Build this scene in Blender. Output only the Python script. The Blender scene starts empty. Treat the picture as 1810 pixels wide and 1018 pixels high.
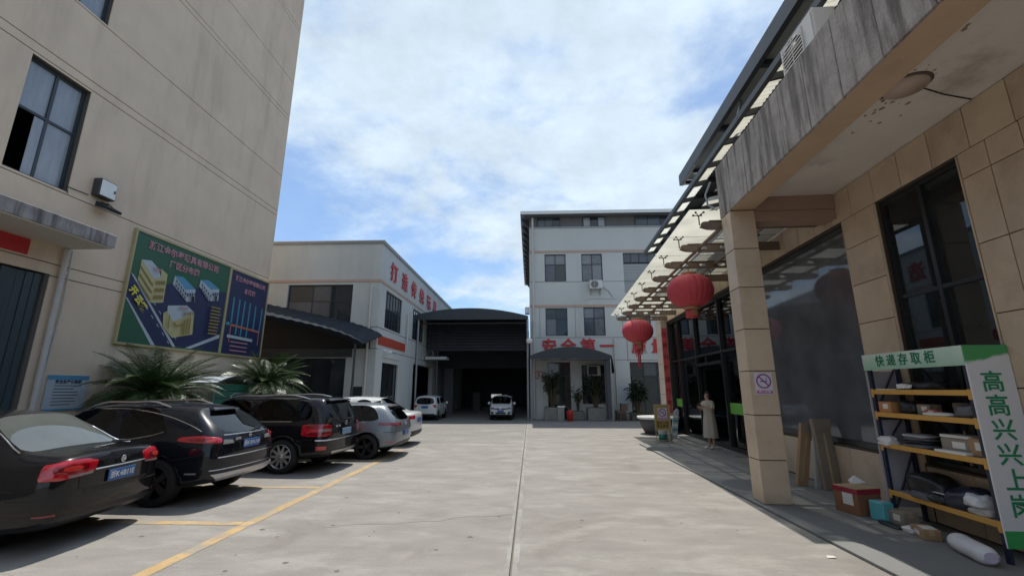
import bpy, bmesh, math, random
from mathutils import Vector, Matrix
R = math.radians
random.seed(7)
SC = bpy.context.scene
COL = SC.collection

# ------------------------------------------------------------------ camera, sky, sun, exposure
cd = bpy.data.cameras.new('camera'); cam = bpy.data.objects.new('camera', cd); COL.objects.link(cam)
cam.location = (0, 0, 1.85); cam.rotation_euler = (R(90 + 12.897), 0, R(2.383))
cd.sensor_width = 36; cd.lens = 15.37; cd.clip_end = 3000; cd.clip_start = .05
SC.camera = cam
SUN = Vector((-.05, .42, 1)).normalized()
w = bpy.data.worlds.new('World'); SC.world = w; w.use_nodes = True
nt = w.node_tree; nt.nodes.clear()
def N(t, **k):
    n = nt.nodes.new(t)
    for a, b in k.items(): setattr(n, a, b)
    return n
L = lambda a, b: nt.links.new(a, b)
sky = N('ShaderNodeTexSky', sky_type='NISHITA', sun_disc=False, sun_elevation=R(67), sun_rotation=R(-4), altitude=30, air_density=1.0, dust_density=1.0, ozone_density=1.5)
tc = N('ShaderNodeTexCoord'); sep = N('ShaderNodeSeparateXYZ'); L(tc.outputs['Generated'], sep.inputs[0])
ad = N('ShaderNodeMath', operation='ADD'); L(sep.outputs[2], ad.inputs[0]); ad.inputs[1].default_value = .22
mx = N('ShaderNodeMath', operation='MAXIMUM'); L(ad.outputs[0], mx.inputs[0]); mx.inputs[1].default_value = .05
dx = N('ShaderNodeMath', operation='DIVIDE'); L(sep.outputs[0], dx.inputs[0]); L(mx.outputs[0], dx.inputs[1])
dy = N('ShaderNodeMath', operation='DIVIDE'); L(sep.outputs[1], dy.inputs[0]); L(mx.outputs[0], dy.inputs[1])
cmb = N('ShaderNodeCombineXYZ'); L(dx.outputs[0], cmb.inputs[0]); L(dy.outputs[0], cmb.inputs[1]); cmb.inputs[2].default_value = 6.48
n1 = N('ShaderNodeTexNoise'); n1.inputs['Scale'].default_value = 1.45; n1.inputs['Detail'].default_value = 10; n1.inputs['Roughness'].default_value = .60; n1.inputs['Distortion'].default_value = .12
L(cmb.outputs[0], n1.inputs['Vector'])
n2 = N('ShaderNodeTexNoise'); n2.inputs['Scale'].default_value = 4.5; n2.inputs['Detail'].default_value = 6; n2.inputs['Roughness'].default_value = .66
L(cmb.outputs[0], n2.inputs['Vector'])
r1 = N('ShaderNodeMapRange'); r1.interpolation_type = 'SMOOTHSTEP'; L(n1.outputs[0], r1.inputs[0])
r1.inputs[1].default_value = .395; r1.inputs[2].default_value = .585; r1.inputs[3].default_value = .20; r1.inputs[4].default_value = 1.0
r2 = N('ShaderNodeMapRange'); L(n2.outputs[0], r2.inputs[0]); r2.inputs[1].default_value = .3; r2.inputs[2].default_value = .7; r2.inputs[3].default_value = .88; r2.inputs[4].default_value = 1.12
cc = N('ShaderNodeVectorMath', operation='SCALE'); cc.inputs[0].default_value = (5.15, 6.12, 7.05); L(r2.outputs[0], cc.inputs['Scale'])
mix = N('ShaderNodeMix', data_type='RGBA'); L(r1.outputs[0], mix.inputs[0]); tint = N('ShaderNodeVectorMath', operation='MULTIPLY'); tint.inputs[1].default_value = (.68, .90, 1.10); L(sky.outputs[0], tint.inputs[0]); L(tint.outputs[0], mix.inputs[6]); L(cc.outputs[0], mix.inputs[7])
bg = N('ShaderNodeBackground'); bg.inputs[1].default_value = .10; L(mix.outputs[2], bg.inputs[0])
ow = N('ShaderNodeOutputWorld'); L(bg.outputs[0], ow.inputs[0])
sd = bpy.data.lights.new('sun', 'SUN'); sd.energy = 3.0; sd.angle = R(.53); sd.color = (1, .95, .87)
so = bpy.data.objects.new('sun', sd); COL.objects.link(so); so.rotation_euler = SUN.to_track_quat('Z', 'Y').to_euler(); so.location = (0, 0, 40)
vs = SC.view_settings; vs.view_transform = 'Standard'; vs.look = 'None'; vs.gamma = 1; vs.use_curve_mapping = False; vs.exposure = 0.48
SC.cycles.max_bounces = 8; SC.cycles.transparent_max_bounces = 12; SC.cycles.use_denoising = True
SC.cycles.caustics_reflective = False; SC.cycles.caustics_refractive = False

# ------------------------------------------------------------------ materials
MT = {}
def mat(name, col, rough=.6, var=.12, scale=2.0, bump=0.0, metal=0, spec=.5, coat=0, stretch=(1, 1, 1), fine=0.0, dirt=None, dscale=.6, dlo=.5, dhi=.75, dstretch=(1, 1, 1), dark=None):
    """noise-varied principled material; dirt = second colour in large patches"""
    if name in MT: return MT[name]
    m = bpy.data.materials.new(name); m.use_nodes = True; t = m.node_tree; b = t.nodes['Principled BSDF']
    b.inputs['Roughness'].default_value = rough; b.inputs['Metallic'].default_value = metal
    b.inputs['Specular IOR Level'].default_value = spec
    if coat: b.inputs['Coat Weight'].default_value = coat; b.inputs['Coat Roughness'].default_value = .03
    if var == 0 and not dirt:
        b.inputs['Base Color'].default_value = (*col, 1)
    else:
        co = t.nodes.new('ShaderNodeTexCoord'); mp = t.nodes.new('ShaderNodeMapping'); mp.inputs['Scale'].default_value = stretch
        oi = t.nodes.new('ShaderNodeObjectInfo'); rv = t.nodes.new('ShaderNodeVectorMath'); rv.operation = 'MULTIPLY_ADD'
        t.links.new(oi.outputs['Random'], rv.inputs[0]); rv.inputs[1].default_value = (37, 51, 23); t.links.new(co.outputs['Object'], rv.inputs[2])
        t.links.new(rv.outputs[0], mp.inputs[0])
        n = t.nodes.new('ShaderNodeTexNoise'); n.inputs['Scale'].default_value = scale; n.inputs['Detail'].default_value = 8; n.inputs['Roughness'].default_value = .62
        t.links.new(mp.outputs[0], n.inputs['Vector'])
        mr = t.nodes.new('ShaderNodeMapRange'); t.links.new(n.outputs[0], mr.inputs[0]); mr.inputs[1].default_value = .25; mr.inputs[2].default_value = .75
        mx = t.nodes.new('ShaderNodeMix'); mx.data_type = 'RGBA'; t.links.new(mr.outputs[0], mx.inputs[0])
        mx.inputs[6].default_value = (*[c * (1 - var) for c in col], 1); mx.inputs[7].default_value = (*[min(.95, c * (1 + var)) for c in col], 1)
        out = mx.outputs[2]
        if dirt:
            mp2 = t.nodes.new('ShaderNodeMapping'); mp2.inputs['Scale'].default_value = dstretch; mp2.inputs['Location'].default_value = (3.1, 1.7, .4)
            t.links.new(rv.outputs[0], mp2.inputs[0])
            d = t.nodes.new('ShaderNodeTexNoise'); d.inputs['Scale'].default_value = dscale; d.inputs['Detail'].default_value = 7; d.inputs['Roughness'].default_value = .65
            t.links.new(mp2.outputs[0], d.inputs['Vector'])
            q = t.nodes.new('ShaderNodeMapRange'); q.interpolation_type = 'SMOOTHSTEP'; t.links.new(d.outputs[0], q.inputs[0]); q.inputs[1].default_value = dlo; q.inputs[2].default_value = dhi
            m2 = t.nodes.new('ShaderNodeMix'); m2.data_type = 'RGBA'; t.links.new(q.outputs[0], m2.inputs[0]); t.links.new(out, m2.inputs[6]); m2.inputs[7].default_value = (*dirt, 1)
            out = m2.outputs[2]
        if dark:
            for sc2, lo, hi, fac in ((.55, .56, .70, .55), (3.2, .66, .74, .7)):
                d = t.nodes.new('ShaderNodeTexNoise'); d.inputs['Scale'].default_value = sc2; d.inputs['Detail'].default_value = 6; d.inputs['Roughness'].default_value = .6; d.inputs['Distortion'].default_value = .6
                t.links.new(rv.outputs[0], d.inputs['Vector'])
                q = t.nodes.new('ShaderNodeMapRange'); q.interpolation_type = 'SMOOTHSTEP'; t.links.new(d.outputs[0], q.inputs[0]); q.inputs[1].default_value = lo; q.inputs[2].default_value = hi; q.inputs[4].default_value = fac
                m2 = t.nodes.new('ShaderNodeMix'); m2.data_type = 'RGBA'; t.links.new(q.outputs[0], m2.inputs[0]); t.links.new(out, m2.inputs[6]); m2.inputs[7].default_value = (*dark, 1)
                out = m2.outputs[2]
        if fine:
            f = t.nodes.new('ShaderNodeTexNoise'); f.inputs['Scale'].default_value = 60; f.inputs['Detail'].default_value = 4
            t.links.new(co.outputs['Object'], f.inputs['Vector'])
            fr = t.nodes.new('ShaderNodeMapRange'); t.links.new(f.outputs[0], fr.inputs[0]); fr.inputs[1].default_value = .3; fr.inputs[2].default_value = .7; fr.inputs[3].default_value = 1 - fine; fr.inputs[4].default_value = 1 + fine
            sc_ = t.nodes.new('ShaderNodeVectorMath'); sc_.operation = 'SCALE'; t.links.new(out, sc_.inputs[0]); t.links.new(fr.outputs[0], sc_.inputs['Scale'])
            out = sc_.outputs[0]
        t.links.new(out, b.inputs['Base Color'])
        if bump:
            bn = t.nodes.new('ShaderNodeTexNoise'); bn.inputs['Scale'].default_value = max(scale * 6, 18); bn.inputs['Detail'].default_value = 6
            t.links.new(mp.outputs[0], bn.inputs['Vector'])
            bp = t.nodes.new('ShaderNodeBump'); bp.inputs['Strength'].default_value = bump; bp.inputs['Distance'].default_value = .02
            t.links.new(bn.outputs[0], bp.inputs['Height']); t.links.new(bp.outputs[0], b.inputs['Normal'])
    MT[name] = m; return m
def glass_mat(name, tint, refl_rough=.02, body=None, body_w=0.0, ior=1.5):
    """clear or dirty pane: see-through tint + mirror by Fresnel (+ a share of diffuse / translucent film)"""
    if name in MT: return MT[name]
    m = bpy.data.materials.new(name); m.use_nodes = True; t = m.node_tree; t.nodes.clear()
    tr = t.nodes.new('ShaderNodeBsdfTransparent'); tr.inputs[0].default_value = (*tint, 1)
    last = tr
    if body:
        df = t.nodes.new('ShaderNodeBsdfTranslucent'); df.inputs[0].default_value = (*body, 1)
        d2 = t.nodes.new('ShaderNodeBsdfDiffuse'); d2.inputs[0].default_value = (*body, 1)
        a = t.nodes.new('ShaderNodeMixShader'); a.inputs[0].default_value = .3; t.links.new(df.outputs[0], a.inputs[1]); t.links.new(d2.outputs[0], a.inputs[2])
        x = t.nodes.new('ShaderNodeMixShader'); t.links.new(tr.outputs[0], x.inputs[1]); t.links.new(a.outputs[0], x.inputs[2])
        co = t.nodes.new('ShaderNodeTexCoord'); n = t.nodes.new('ShaderNodeTexNoise'); n.inputs['Scale'].default_value = 1.6; n.inputs['Detail'].default_value = 7
        t.links.new(co.outputs['Object'], n.inputs['Vector'])
        mr = t.nodes.new('ShaderNodeMapRange'); t.links.new(n.outputs[0], mr.inputs[0]); mr.inputs[1].default_value = .3; mr.inputs[2].default_value = .7
        mr.inputs[3].default_value = body_w * .8; mr.inputs[4].default_value = min(1, body_w * 1.2); t.links.new(mr.outputs[0], x.inputs[0]); last = x
    gl = t.nodes.new('ShaderNodeBsdfGlossy'); gl.inputs['Roughness'].default_value = refl_rough; gl.inputs[0].default_value = (.9, .95, 1, 1)
    fr = t.nodes.new('ShaderNodeFresnel'); fr.inputs[0].default_value = ior
    x = t.nodes.new('ShaderNodeMixShader'); t.links.new(fr.outputs[0], x.inputs[0]); t.links.new(last.outputs[0], x.inputs[1]); t.links.new(gl.outputs[0], x.inputs[2])
    o = t.nodes.new('ShaderNodeOutputMaterial'); t.links.new(x.outputs[0], o.inputs[0])
    MT[name] = m; return m
def flat(name, col, rough=.6, **k): return mat(name, col, rough, 0.06, 6, **k)

CREAM = mat('cream_render', (.70, .555, .415), .85, .09, .9, bump=.15, dirt=(.46, .36, .275), dscale=.8, dlo=.46, dhi=.86, dstretch=(1, 1.3, .22), fine=.04)
GROOVE = flat('groove_shadow', (.10, .09, .08), .9)
CONC_OLD = mat('weathered_concrete', (.32, .295, .28), .92, .28, 4.5, bump=.12, dirt=(.105, .095, .09), dscale=2.6, dlo=.44, dhi=.66, dstretch=(2.2, 2.2, .22), fine=.12)
SLAB = mat('soffit_plaster', (.66, .62, .57), .9, .08, 1.2, bump=.1, dirt=(.42, .36, .32), dscale=1.0, dlo=.55, dhi=.75)
BEAMT = mat('tan_plaster', (.47, .34, .235), .85, .1, 1.5, bump=.12, dirt=(.36, .26, .19), dscale=.9)
TILE = mat('tan_stone_tile', (.56, .445, .33), .5, .14, 1.3, bump=.06, dirt=(.39, .29, .215), dscale=1.1, dlo=.45, dhi=.8, fine=.06)
GROUT = flat('tile_joint', (.07, .055, .045), .95)
WHITEW = mat('white_wall_paint', (.55, .57, .56), .8, .05, .8, bump=.06, dirt=(.43, .45, .44), dscale=.5, dlo=.5, dhi=.85, dstretch=(1, 1, .35), fine=.03)
PINKB = flat('salmon_band', (.52, .36, .29), .8)
FRAME = flat('dark_window_frame', (.035, .045, .055), .4)
FRAMEB = flat('black_frame', (.02, .022, .025), .35)
DGLASS = mat('dark_glass', (.025, .032, .038), .03, .3, 1.2, spec=.6)
CGLASS = mat('curtained_glass', (.31, .335, .37), .12, .16, 1.4, spec=.6, stretch=(6, 6, 1))
BGLASS = mat('blue_grey_glass', (.07, .085, .105), .05, .4, .8, spec=.6)
SHOPG = glass_mat('shop_glass', (.55, .58, .60), ior=1.6)
SHOPF = glass_mat('filmed_shop_glass', (.4, .43, .45), .05, (.40, .42, .47), .85, ior=1.5)
CANG = glass_mat('canopy_glass', (.93, .95, .93), .04, (.98, .98, .88), .92)
METALD = mat('dark_steel', (.055, .06, .066), .5, .2, 3, metal=.3)
METALG = mat('grey_steel', (.30, .32, .34), .45, .1, 4, metal=.5)
BROWNS = mat('brown_paint_steel', (.17, .125, .10), .55, .15, 3, bump=.05)
BLACK = flat('matt_black', (.012, .012, .014), .6)
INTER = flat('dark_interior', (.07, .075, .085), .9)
TARP = mat('dark_tarpaulin', (.040, .046, .056), .9, .25, 2.5, bump=.2, spec=.1)
PVC = flat('white_pvc', (.55, .53, .50), .45)
WHITE = flat('white_plastic', (.75, .75, .74), .4)
RED = flat('red_letter', (.50, .03, .045), .5)
REDC = mat('red_cloth', (.55, .035, .04), .75, .15, 3)
PRINTG = flat('print_green', (.030, .115, .065), .35)
PRINTN = flat('print_navy', (.028, .036, .095), .35)
PRINTW = flat('print_pale', (.46, .51, .55), .35)
PRINTY = flat('print_yellow', (.50, .44, .22), .35)
PRINTYD = flat('print_dark_yellow', (.28, .21, .06), .35)
PRINTB = flat('print_blue', (.10, .30, .46), .35)
PRINTP = flat('print_pink', (.52, .25, .30), .35)
PRINTC = flat('print_cyan', (.05, .28, .40), .35)
PRINTO = flat('print_orange', (.45, .17, .11), .35)
GOLDF = flat('gilt_frame', (.42, .36, .20), .4)

# ------------------------------------------------------------------ mesh helpers
def link(o, parent=None):
    COL.objects.link(o)
    if parent: o.parent = parent
    return o
def wmat(o):
    m = Matrix.LocRotScale(o.location, o.rotation_euler, o.scale)
    return wmat(o.parent) @ m if o.parent else m
class MB:
    """collects polygons; build() links ONE mesh object, moved into its parent's frame unless local"""
    def __init__(s): s.v = []; s.f = []; s.mi = []; s.mats = []; s.sm = []
    def m(s, mt):
        if mt not in s.mats: s.mats.append(mt)
        return s.mats.index(mt)
    def add(s, vs, fs, mt, smooth=False):
        b = len(s.v); s.v += [tuple(v) for v in vs]; i = s.m(mt)
        for f in fs: s.f.append([b + k for k in f]); s.mi.append(i); s.sm.append(smooth)
    def box(s, x0, x1, y0, y1, z0, z1, mt):
        if x0 > x1: x0, x1 = x1, x0
        if y0 > y1: y0, y1 = y1, y0
        if z0 > z1: z0, z1 = z1, z0
        s.add([(x0, y0, z0), (x1, y0, z0), (x1, y1, z0), (x0, y1, z0), (x0, y0, z1), (x1, y0, z1), (x1, y1, z1), (x0, y1, z1)],
              [(3, 2, 1, 0), (4, 5, 6, 7), (0, 1, 5, 4), (1, 2, 6, 5), (2, 3, 7, 6), (3, 0, 4, 7)], mt)
        return s
    def prism(s, pts, vec, mt):
        """pts: list of 3D points in order, extruded by vec"""
        n = len(pts); a = [Vector(p) for p in pts]; b = [p + Vector(vec) for p in a]
        s.add(a + b, [list(range(n))[::-1], list(range(n, 2 * n))] + [(i, (i + 1) % n, n + (i + 1) % n, n + i) for i in range(n)], mt); return s
    def poly(s, pts, mt): s.add(pts, [list(range(len(pts)))], mt); return s
    def tube(s, path, r, mt, n=8, caps=True, radii=None):
        path = [Vector(p) for p in path]; vs = []; up0 = None
        for i, p in enumerate(path):
            d = (path[min(i + 1, len(path) - 1)] - path[max(i - 1, 0)]).normalized()
            if up0 is None: up0 = Vector((0, 0, 1)) if abs(d.z) < .9 else Vector((1, 0, 0))
            a = d.cross(up0).normalized(); b = a.cross(d).normalized(); up0 = b
            rr = radii[i] if radii else r
            for k in range(n):
                t = 2 * math.pi * k / n; vs.append(p + a * (rr * math.cos(t)) + b * (rr * math.sin(t)))
        fs = []
        for i in range(len(path) - 1):
            for k in range(n): fs.append((i * n + k, i * n + (k + 1) % n, (i + 1) * n + (k + 1) % n, (i + 1) * n + k))
        s.add(vs, fs, mt, True)
        if caps:
            b = len(path) - 1
            s.add(vs[:n], [list(range(n))[::-1]], mt); s.add(vs[b * n:], [list(range(n))], mt)
        return s
    def lathe(s, prof, c, mt, n=24, axis='z', smooth=True, mod=None, cap=True):
        """prof: [(r, h)]; around axis through c"""
        vs = []; c = Vector(c)
        for i, (r, h) in enumerate(prof):
            for k in range(n):
                t = 2 * math.pi * k / n; rr = r * (mod(i, k) if mod else 1)
                a, b = rr * math.cos(t), rr * math.sin(t)
                vs.append(c + (Vector((a, b, h)) if axis == 'z' else Vector((a, h, b)) if axis == 'y' else Vector((h, a, b))))
        fs = []
        for i in range(len(prof) - 1):
            for k in range(n): fs.append((i * n + k, i * n + (k + 1) % n, (i + 1) * n + (k + 1) % n, (i + 1) * n + k))
        if cap and prof[0][0] > 1e-4: fs.append(list(range(n))[::-1])
        if cap and prof[-1][0] > 1e-4: fs.append([(len(prof) - 1) * n + k for k in range(n)])
        s.add(vs, fs, mt, smooth); return s
    def grid(s, P, mt, smooth=True):
        """P[i][j] points"""
        n = len(P[0]); s.add([p for r in P for p in r], [(i * n + j, i * n + j + 1, (i + 1) * n + j + 1, (i + 1) * n + j) for i in range(len(P) - 1) for j in range(n - 1)], mt, smooth); return s
    def mesh(s, name, M=None):
        me = bpy.data.meshes.new(name)
        vs = [M @ Vector(v) for v in s.v] if M else s.v
        me.from_pydata([tuple(v) for v in vs], [], s.f)
        for mt in s.mats: me.materials.append(mt)
        for p, i, q in zip(me.polygons, s.mi, s.sm): p.material_index = i; p.use_smooth = q
        me.update(); return me
    def build(s, name, parent=None, local=False, bevel=0, seg=1, origin=None):
        M = None
        if parent and not local: M = wmat(parent).inverted()
        o = bpy.data.objects.new(name, None) if False else None
        if not parent and not local:
            c = Vector(origin) if origin else Vector((0, 0, 0)); M = Matrix.Translation(-c)
        o = bpy.data.objects.new(name, s.mesh(name, M)); link(o, parent)
        if not parent and not local and origin: o.location = origin
        if bevel:
            b = o.modifiers.new('bevel', 'BEVEL'); b.width = bevel; b.segments = seg; b.limit_method = 'ANGLE'; b.angle_limit = R(40)
        return o
def tag(o, label, cat, group=None):
    o['label'] = label; o['category'] = cat
    if group: o['group'] = group
    return o
def thing(name, label, cat, loc=(0, 0, 0), rz=0, group=None):
    o = bpy.data.objects.new(name, None); o.empty_display_size = .2; o.location = loc; o.rotation_euler = (0, 0, rz); link(o)
    return tag(o, label, cat, group)
def struct(name, mb, **k): o = mb.build(name, **k); o['kind'] = 'structure'; return o
def copy_tree(o, parent=None):
    c = o.copy(); COL.objects.link(c); c.parent = parent
    for ch in list(o.children): copy_tree(ch, c)
    return c
def inst(o, parent, loc=None, rot=None):
    """another object sharing o's mesh under parent"""
    c = o.copy(); COL.objects.link(c); c.parent = parent
    if loc is not None: c.location = loc
    if rot is not None: c.rotation_euler = rot
    return c
def cells(us, zs, holes):
    """rectangles of a u-z grid that no hole covers, merged along u"""
    us = sorted(set(us)); zs = sorted(set(zs)); out = []
    for a, b in zip(zs, zs[1:]):
        run = None
        for c, d in zip(us, us[1:]):
            mid = ((c + d) / 2, (a + b) / 2)
            free = not any(h[0] < mid[0] < h[1] and h[2] < mid[1] < h[3] for h in holes)
            if free: run = [run[0], d] if run else [c, d]
            elif run: out.append((*run, a, b)); run = None
        if run: out.append((*run, a, b))
    return out
def wall_cells(u0, u1, z0, z1, holes):
    us = [u0, u1] + [max(u0, min(u1, h[k])) for h in holes for k in (0, 1)]; zs = [z0, z1] + [max(z0, min(z1, h[k])) for h in holes for k in (2, 3)]
    return cells(us, zs, holes)
_dg = None
def text_polys(txt, size, bold=0.0, depth=0.0, align='CENTER', spacing=1.0):
    """lettering as a mesh in the XY plane"""
    c = bpy.data.curves.new('lettering', 'FONT'); c.body = txt; c.size = size; c.align_x = align; c.align_y = 'CENTER'; c.extrude = depth; c.offset = bold; c.space_character = spacing; c.resolution_u = 2
    o = bpy.data.objects.new('lettering', c); COL.objects.link(o)
    me = bpy.data.meshes.new_from_object(o.evaluated_get(bpy.context.evaluated_depsgraph_get()))
    bpy.data.objects.remove(o); bpy.data.curves.remove(c); return me
FX = Matrix(((0, 0, 1, 0), (1, 0, 0, 0), (0, 1, 0, 0), (0, 0, 0, 1)))      # faces +X
FYN = Matrix(((1, 0, 0, 0), (0, 0, -1, 0), (0, 1, 0, 0), (0, 0, 0, 1)))    # faces -Y
FXN = Matrix(((0, 0, -1, 0), (-1, 0, 0, 0), (0, 1, 0, 0), (0, 0, 0, 1)))   # faces -X
def text(txt, size, at, face, mt, parent=None, name='lettering', bold=0.0, depth=.0, local=False, spin=0, xs=1.0, spacing=1.0):
    me = text_polys(txt, size, bold, depth, spacing=spacing); M = Matrix.Translation(at) @ face @ Matrix.Rotation(spin, 4, 'Z') @ Matrix.Diagonal((xs, 1, 1, 1))
    if parent and not local: M = wmat(parent).inverted() @ M
    me.transform(M); me.materials.clear(); me.materials.append(mt); me.name = name
    return link(bpy.data.objects.new(name, me), parent)
def curve_mesh(splines, extrude=0.0):
    c = bpy.data.curves.new('c', 'CURVE'); c.dimensions = '2D'; c.fill_mode = 'BOTH'; c.extrude = extrude
    for pts in splines:
        s = c.splines.new('POLY'); s.points.add(len(pts) - 1); s.use_cyclic_u = True
        for p, q in zip(s.points, pts): p.co = (q[0], q[1], 0, 1)
    o = bpy.data.objects.new('c', c); COL.objects.link(o)
    me = bpy.data.meshes.new_from_object(o.evaluated_get(bpy.context.evaluated_depsgraph_get()))
    bpy.data.objects.remove(o); bpy.data.curves.remove(c); return me
def circ(cx, cy, rx, ry=None, n=24, a0=0, a1=2 * math.pi):
    ry = rx if ry is None else ry
    return [(cx + rx * math.cos(a0 + (a1 - a0) * i / n), cy + ry * math.sin(a0 + (a1 - a0) * i / n)) for i in range(n)]

# ------------------------------------------------------------------ ground
ROAD = mat('road_concrete', (.258, .239, .216), .9, .17, 1.7, bump=.3, stretch=(.7, 1.5, 1), dirt=(.325, .305, .275), dscale=1.5, dlo=.47, dhi=.68, dstretch=(.7, 1.5, 1), fine=.11, dark=(.185, .165, .145))
ROAD2 = mat('old_road_concrete', (.235, .22, .20), .9, .16, .7, bump=.3, stretch=(.5, 1.6, 1), dirt=(.31, .295, .265), dscale=.5, dlo=.52, dhi=.7, fine=.1)
PAVE = mat('pavement_concrete', (.20, .20, .19), .85, .12, .8, bump=.2, dirt=(.25, .245, .23), dscale=.6, fine=.06)
YEL = mat('yellow_road_paint', (.50, .335, .15), .85, .2, 3, dirt=(.31, .275, .22), dscale=3.2, dlo=.40, dhi=.62, fine=.12)
g = MB(); g.box(-400, 400, -400, 400, -.5, -.045, mat('earth', (.2, .18, .15), .95)); struct('ground', g)
def slab(name, x0, x1, y0, y1, m, z=0.0, wob=0):
    b = MB(); b.box(x0, x1, y0, y1, -.04, z, m); return struct(name, b, bevel=.006)
slab('road', -11.4, -.238, -25, 15.9, ROAD); slab('road', -.214, 3.65, -25, 60, ROAD)
slab('road', -11.4, -.238, 15.915, 60, ROAD2); slab('road', 3.655, 30, 15.8, 60, ROAD)
slab('road', -60, -11.42, -25, 60, ROAD2)
slab('pavement', 3.662, 20, -25, 15.78, PAVE, .03)
def sheet(name, quads, m, z=.004):
    b = MB()
    for q in quads: b.poly([(x, y, z) for x, y in q], m)
    return struct(name, b)
JM = mat('joint_mortar', (.33, .32, .30), .9, .2, 2.5, dirt=(.26, .245, .22), dscale=1.2, dlo=.4, dhi=.6, fine=.1)
def ragged(x0, x1, y0, y1, seed, amp=.02):
    rs = random.Random(seed); n = int((y1 - y0) / .12); a = [(x0 + rs.uniform(-amp, amp), y0 + (y1 - y0) * i / n) for i in range(n + 1)]; c = [(x1, y) for _, y in a]
    return [[a[i], c[i], c[i + 1], a[i + 1]] if x0 < x1 else [c[i], a[i], a[i + 1], c[i + 1]] for i in range(n)]
sheet('joint_mortar', ragged(-.29, -.240, 1, 27, 1) , JM, .003); sheet('joint_mortar', ragged(-.155, -.212, 1, 27, 2), JM, .003)
sheet('parking_line', [[(-4.05, -20), (-3.88, -20), (-3.88, 14.0), (-4.05, 14.0)]], YEL)
for y in (.8, 3.55, 6.47, 8.75, 11.95, 14.4):
    sheet('parking_line', [[(-9.5, y), (-4.054, y), (-4.054, y + .16), (-9.5, y + .16)]], YEL)

# ------------------------------------------------------------------ left building (cream office block)
XL = -10.7
def frame_window(parent, face, pos, u0, u1, z0, z1, us=(), zs=(), panes=None, fm=FRAME, fw=.05, depth=.06, name='window', gm=DGLASS, recess=0.0):
    """window on a wall: face 'x+' (u=y), 'y-' (u=x), 'x-l' local building frame (u=s, wall at x=pos). Frame is the part, panes are its sub-parts"""
    b = MB()
    def bx(mb, a0, a1, c0, c1, d0, d1, m):
        if face == 'x+': mb.box(pos - recess + d0, pos - recess + d1, a0, a1, c0, c1, m)
        elif face == 'y-': mb.box(a0, a1, pos + recess - d1, pos + recess - d0, c0, c1, m)
        else: mb.box(pos + recess - d1, pos + recess - d0, a0, a1, c0, c1, m)
    cu = [u0] + list(us) + [u1]; cz = [z0] + list(zs) + [z1]
    bx(b, u0, u1, z0, z0 + fw, 0, depth, fm); bx(b, u0, u1, z1 - fw, z1, 0, depth, fm)
    bx(b, u0, u0 + fw, z0 + fw, z1 - fw, 0, depth, fm); bx(b, u1 - fw, u1, z0 + fw, z1 - fw, 0, depth, fm)
    for u in us: bx(b, u - fw * .45, u + fw * .45, z0 + fw, z1 - fw, .004, depth - .004, fm)
    for z in zs: bx(b, u0 + fw, u1 - fw, z - fw * .4, z + fw * .4, .008, depth - .008, fm)
    loc = face == 'x-l'
    f = b.build(name, parent, local=loc)
    k = 0
    for j in range(len(cz) - 1):
        for i in range(len(cu) - 1):
            p = MB(); g = panes[k % len(panes)] if panes else gm; k += 1
            if g is None: continue
            bx(p, cu[i] + .01, cu[i + 1] - .01, cz[j] + .01, cz[j + 1] - .01, .018, .028, g)
            p.build('pane', f, local=loc)
    return f
lb = thing('office_building', 'tall cream rendered office block with thin horizontal grooves and dark framed windows', 'building', (XL, 0, 0))
WIN = []
for y0 in (-1.7, 3.0, 7.66):
    for z0, z1 in ((6.28, 8.92), (10.86, 13.46), (15.46, 18.1)): WIN.append((y0, y0 + 1.3, z0, z1))
door = (6.0, 9.02, 0, 4.33)
zl = [0, 4.30, 4.57, 6.22, 8.78 + .2, 9.2, 10.8, 13.5, 13.7, 15.42, 18.14, 18.34, 20.1]
b = MB()
holes = WIN + [door]
for a0, a1, c0, c1 in wall_cells(-14, 17, 0, 20.1, holes): b.box(XL - .32, XL - .022, a0, a1, c0, c1, GROOVE)
for i in range(len(zl) - 1):
    for a0, a1, c0, c1 in wall_cells(-14, 17, zl[i] + (.011 if i else 0), zl[i + 1] - .011, holes): b.box(XL - .021, XL, a0, a1, c0, c1, CREAM)
b.box(XL - 14, XL - .33, 16.7, 17, 0, 20.1, CREAM); b.box(XL - 14, XL - .33, -14, -13.7, 0, 20.1, CREAM); b.box(XL - 14, XL - 13.7, -13.6, 16.6, 0, 20.1, CREAM)
b.box(XL - 14, XL + .01, -14, 17, 20.11, 20.4, CREAM)
for z in (4.6, 9.1, 13.6): b.box(XL - 13.6, XL - .4, -13.6, 16.6, z, z + .2, INTER)
b.box(XL - 2.0, XL - 1.9, -13.6, 16.6, 0.05, 20, INTER)
b.build('wall', lb)
for i, (y0, y1, z0, z1) in enumerate(WIN):
    op = [None, CGLASS, CGLASS, CGLASS] if i == 6 else [CGLASS]
    f = frame_window(lb, 'x+', XL, y0, y1, z0, z1, [y0 + .66], [z0 + 1.45], op, fw=.07, depth=.07, recess=.20)
    if i == 6:
        p = MB(); p.box(XL - .16, XL - .15, y0 + .43, y0 + .66, z0 + .06, z0 + 1.4, CGLASS); p.build('pane', f)
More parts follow.
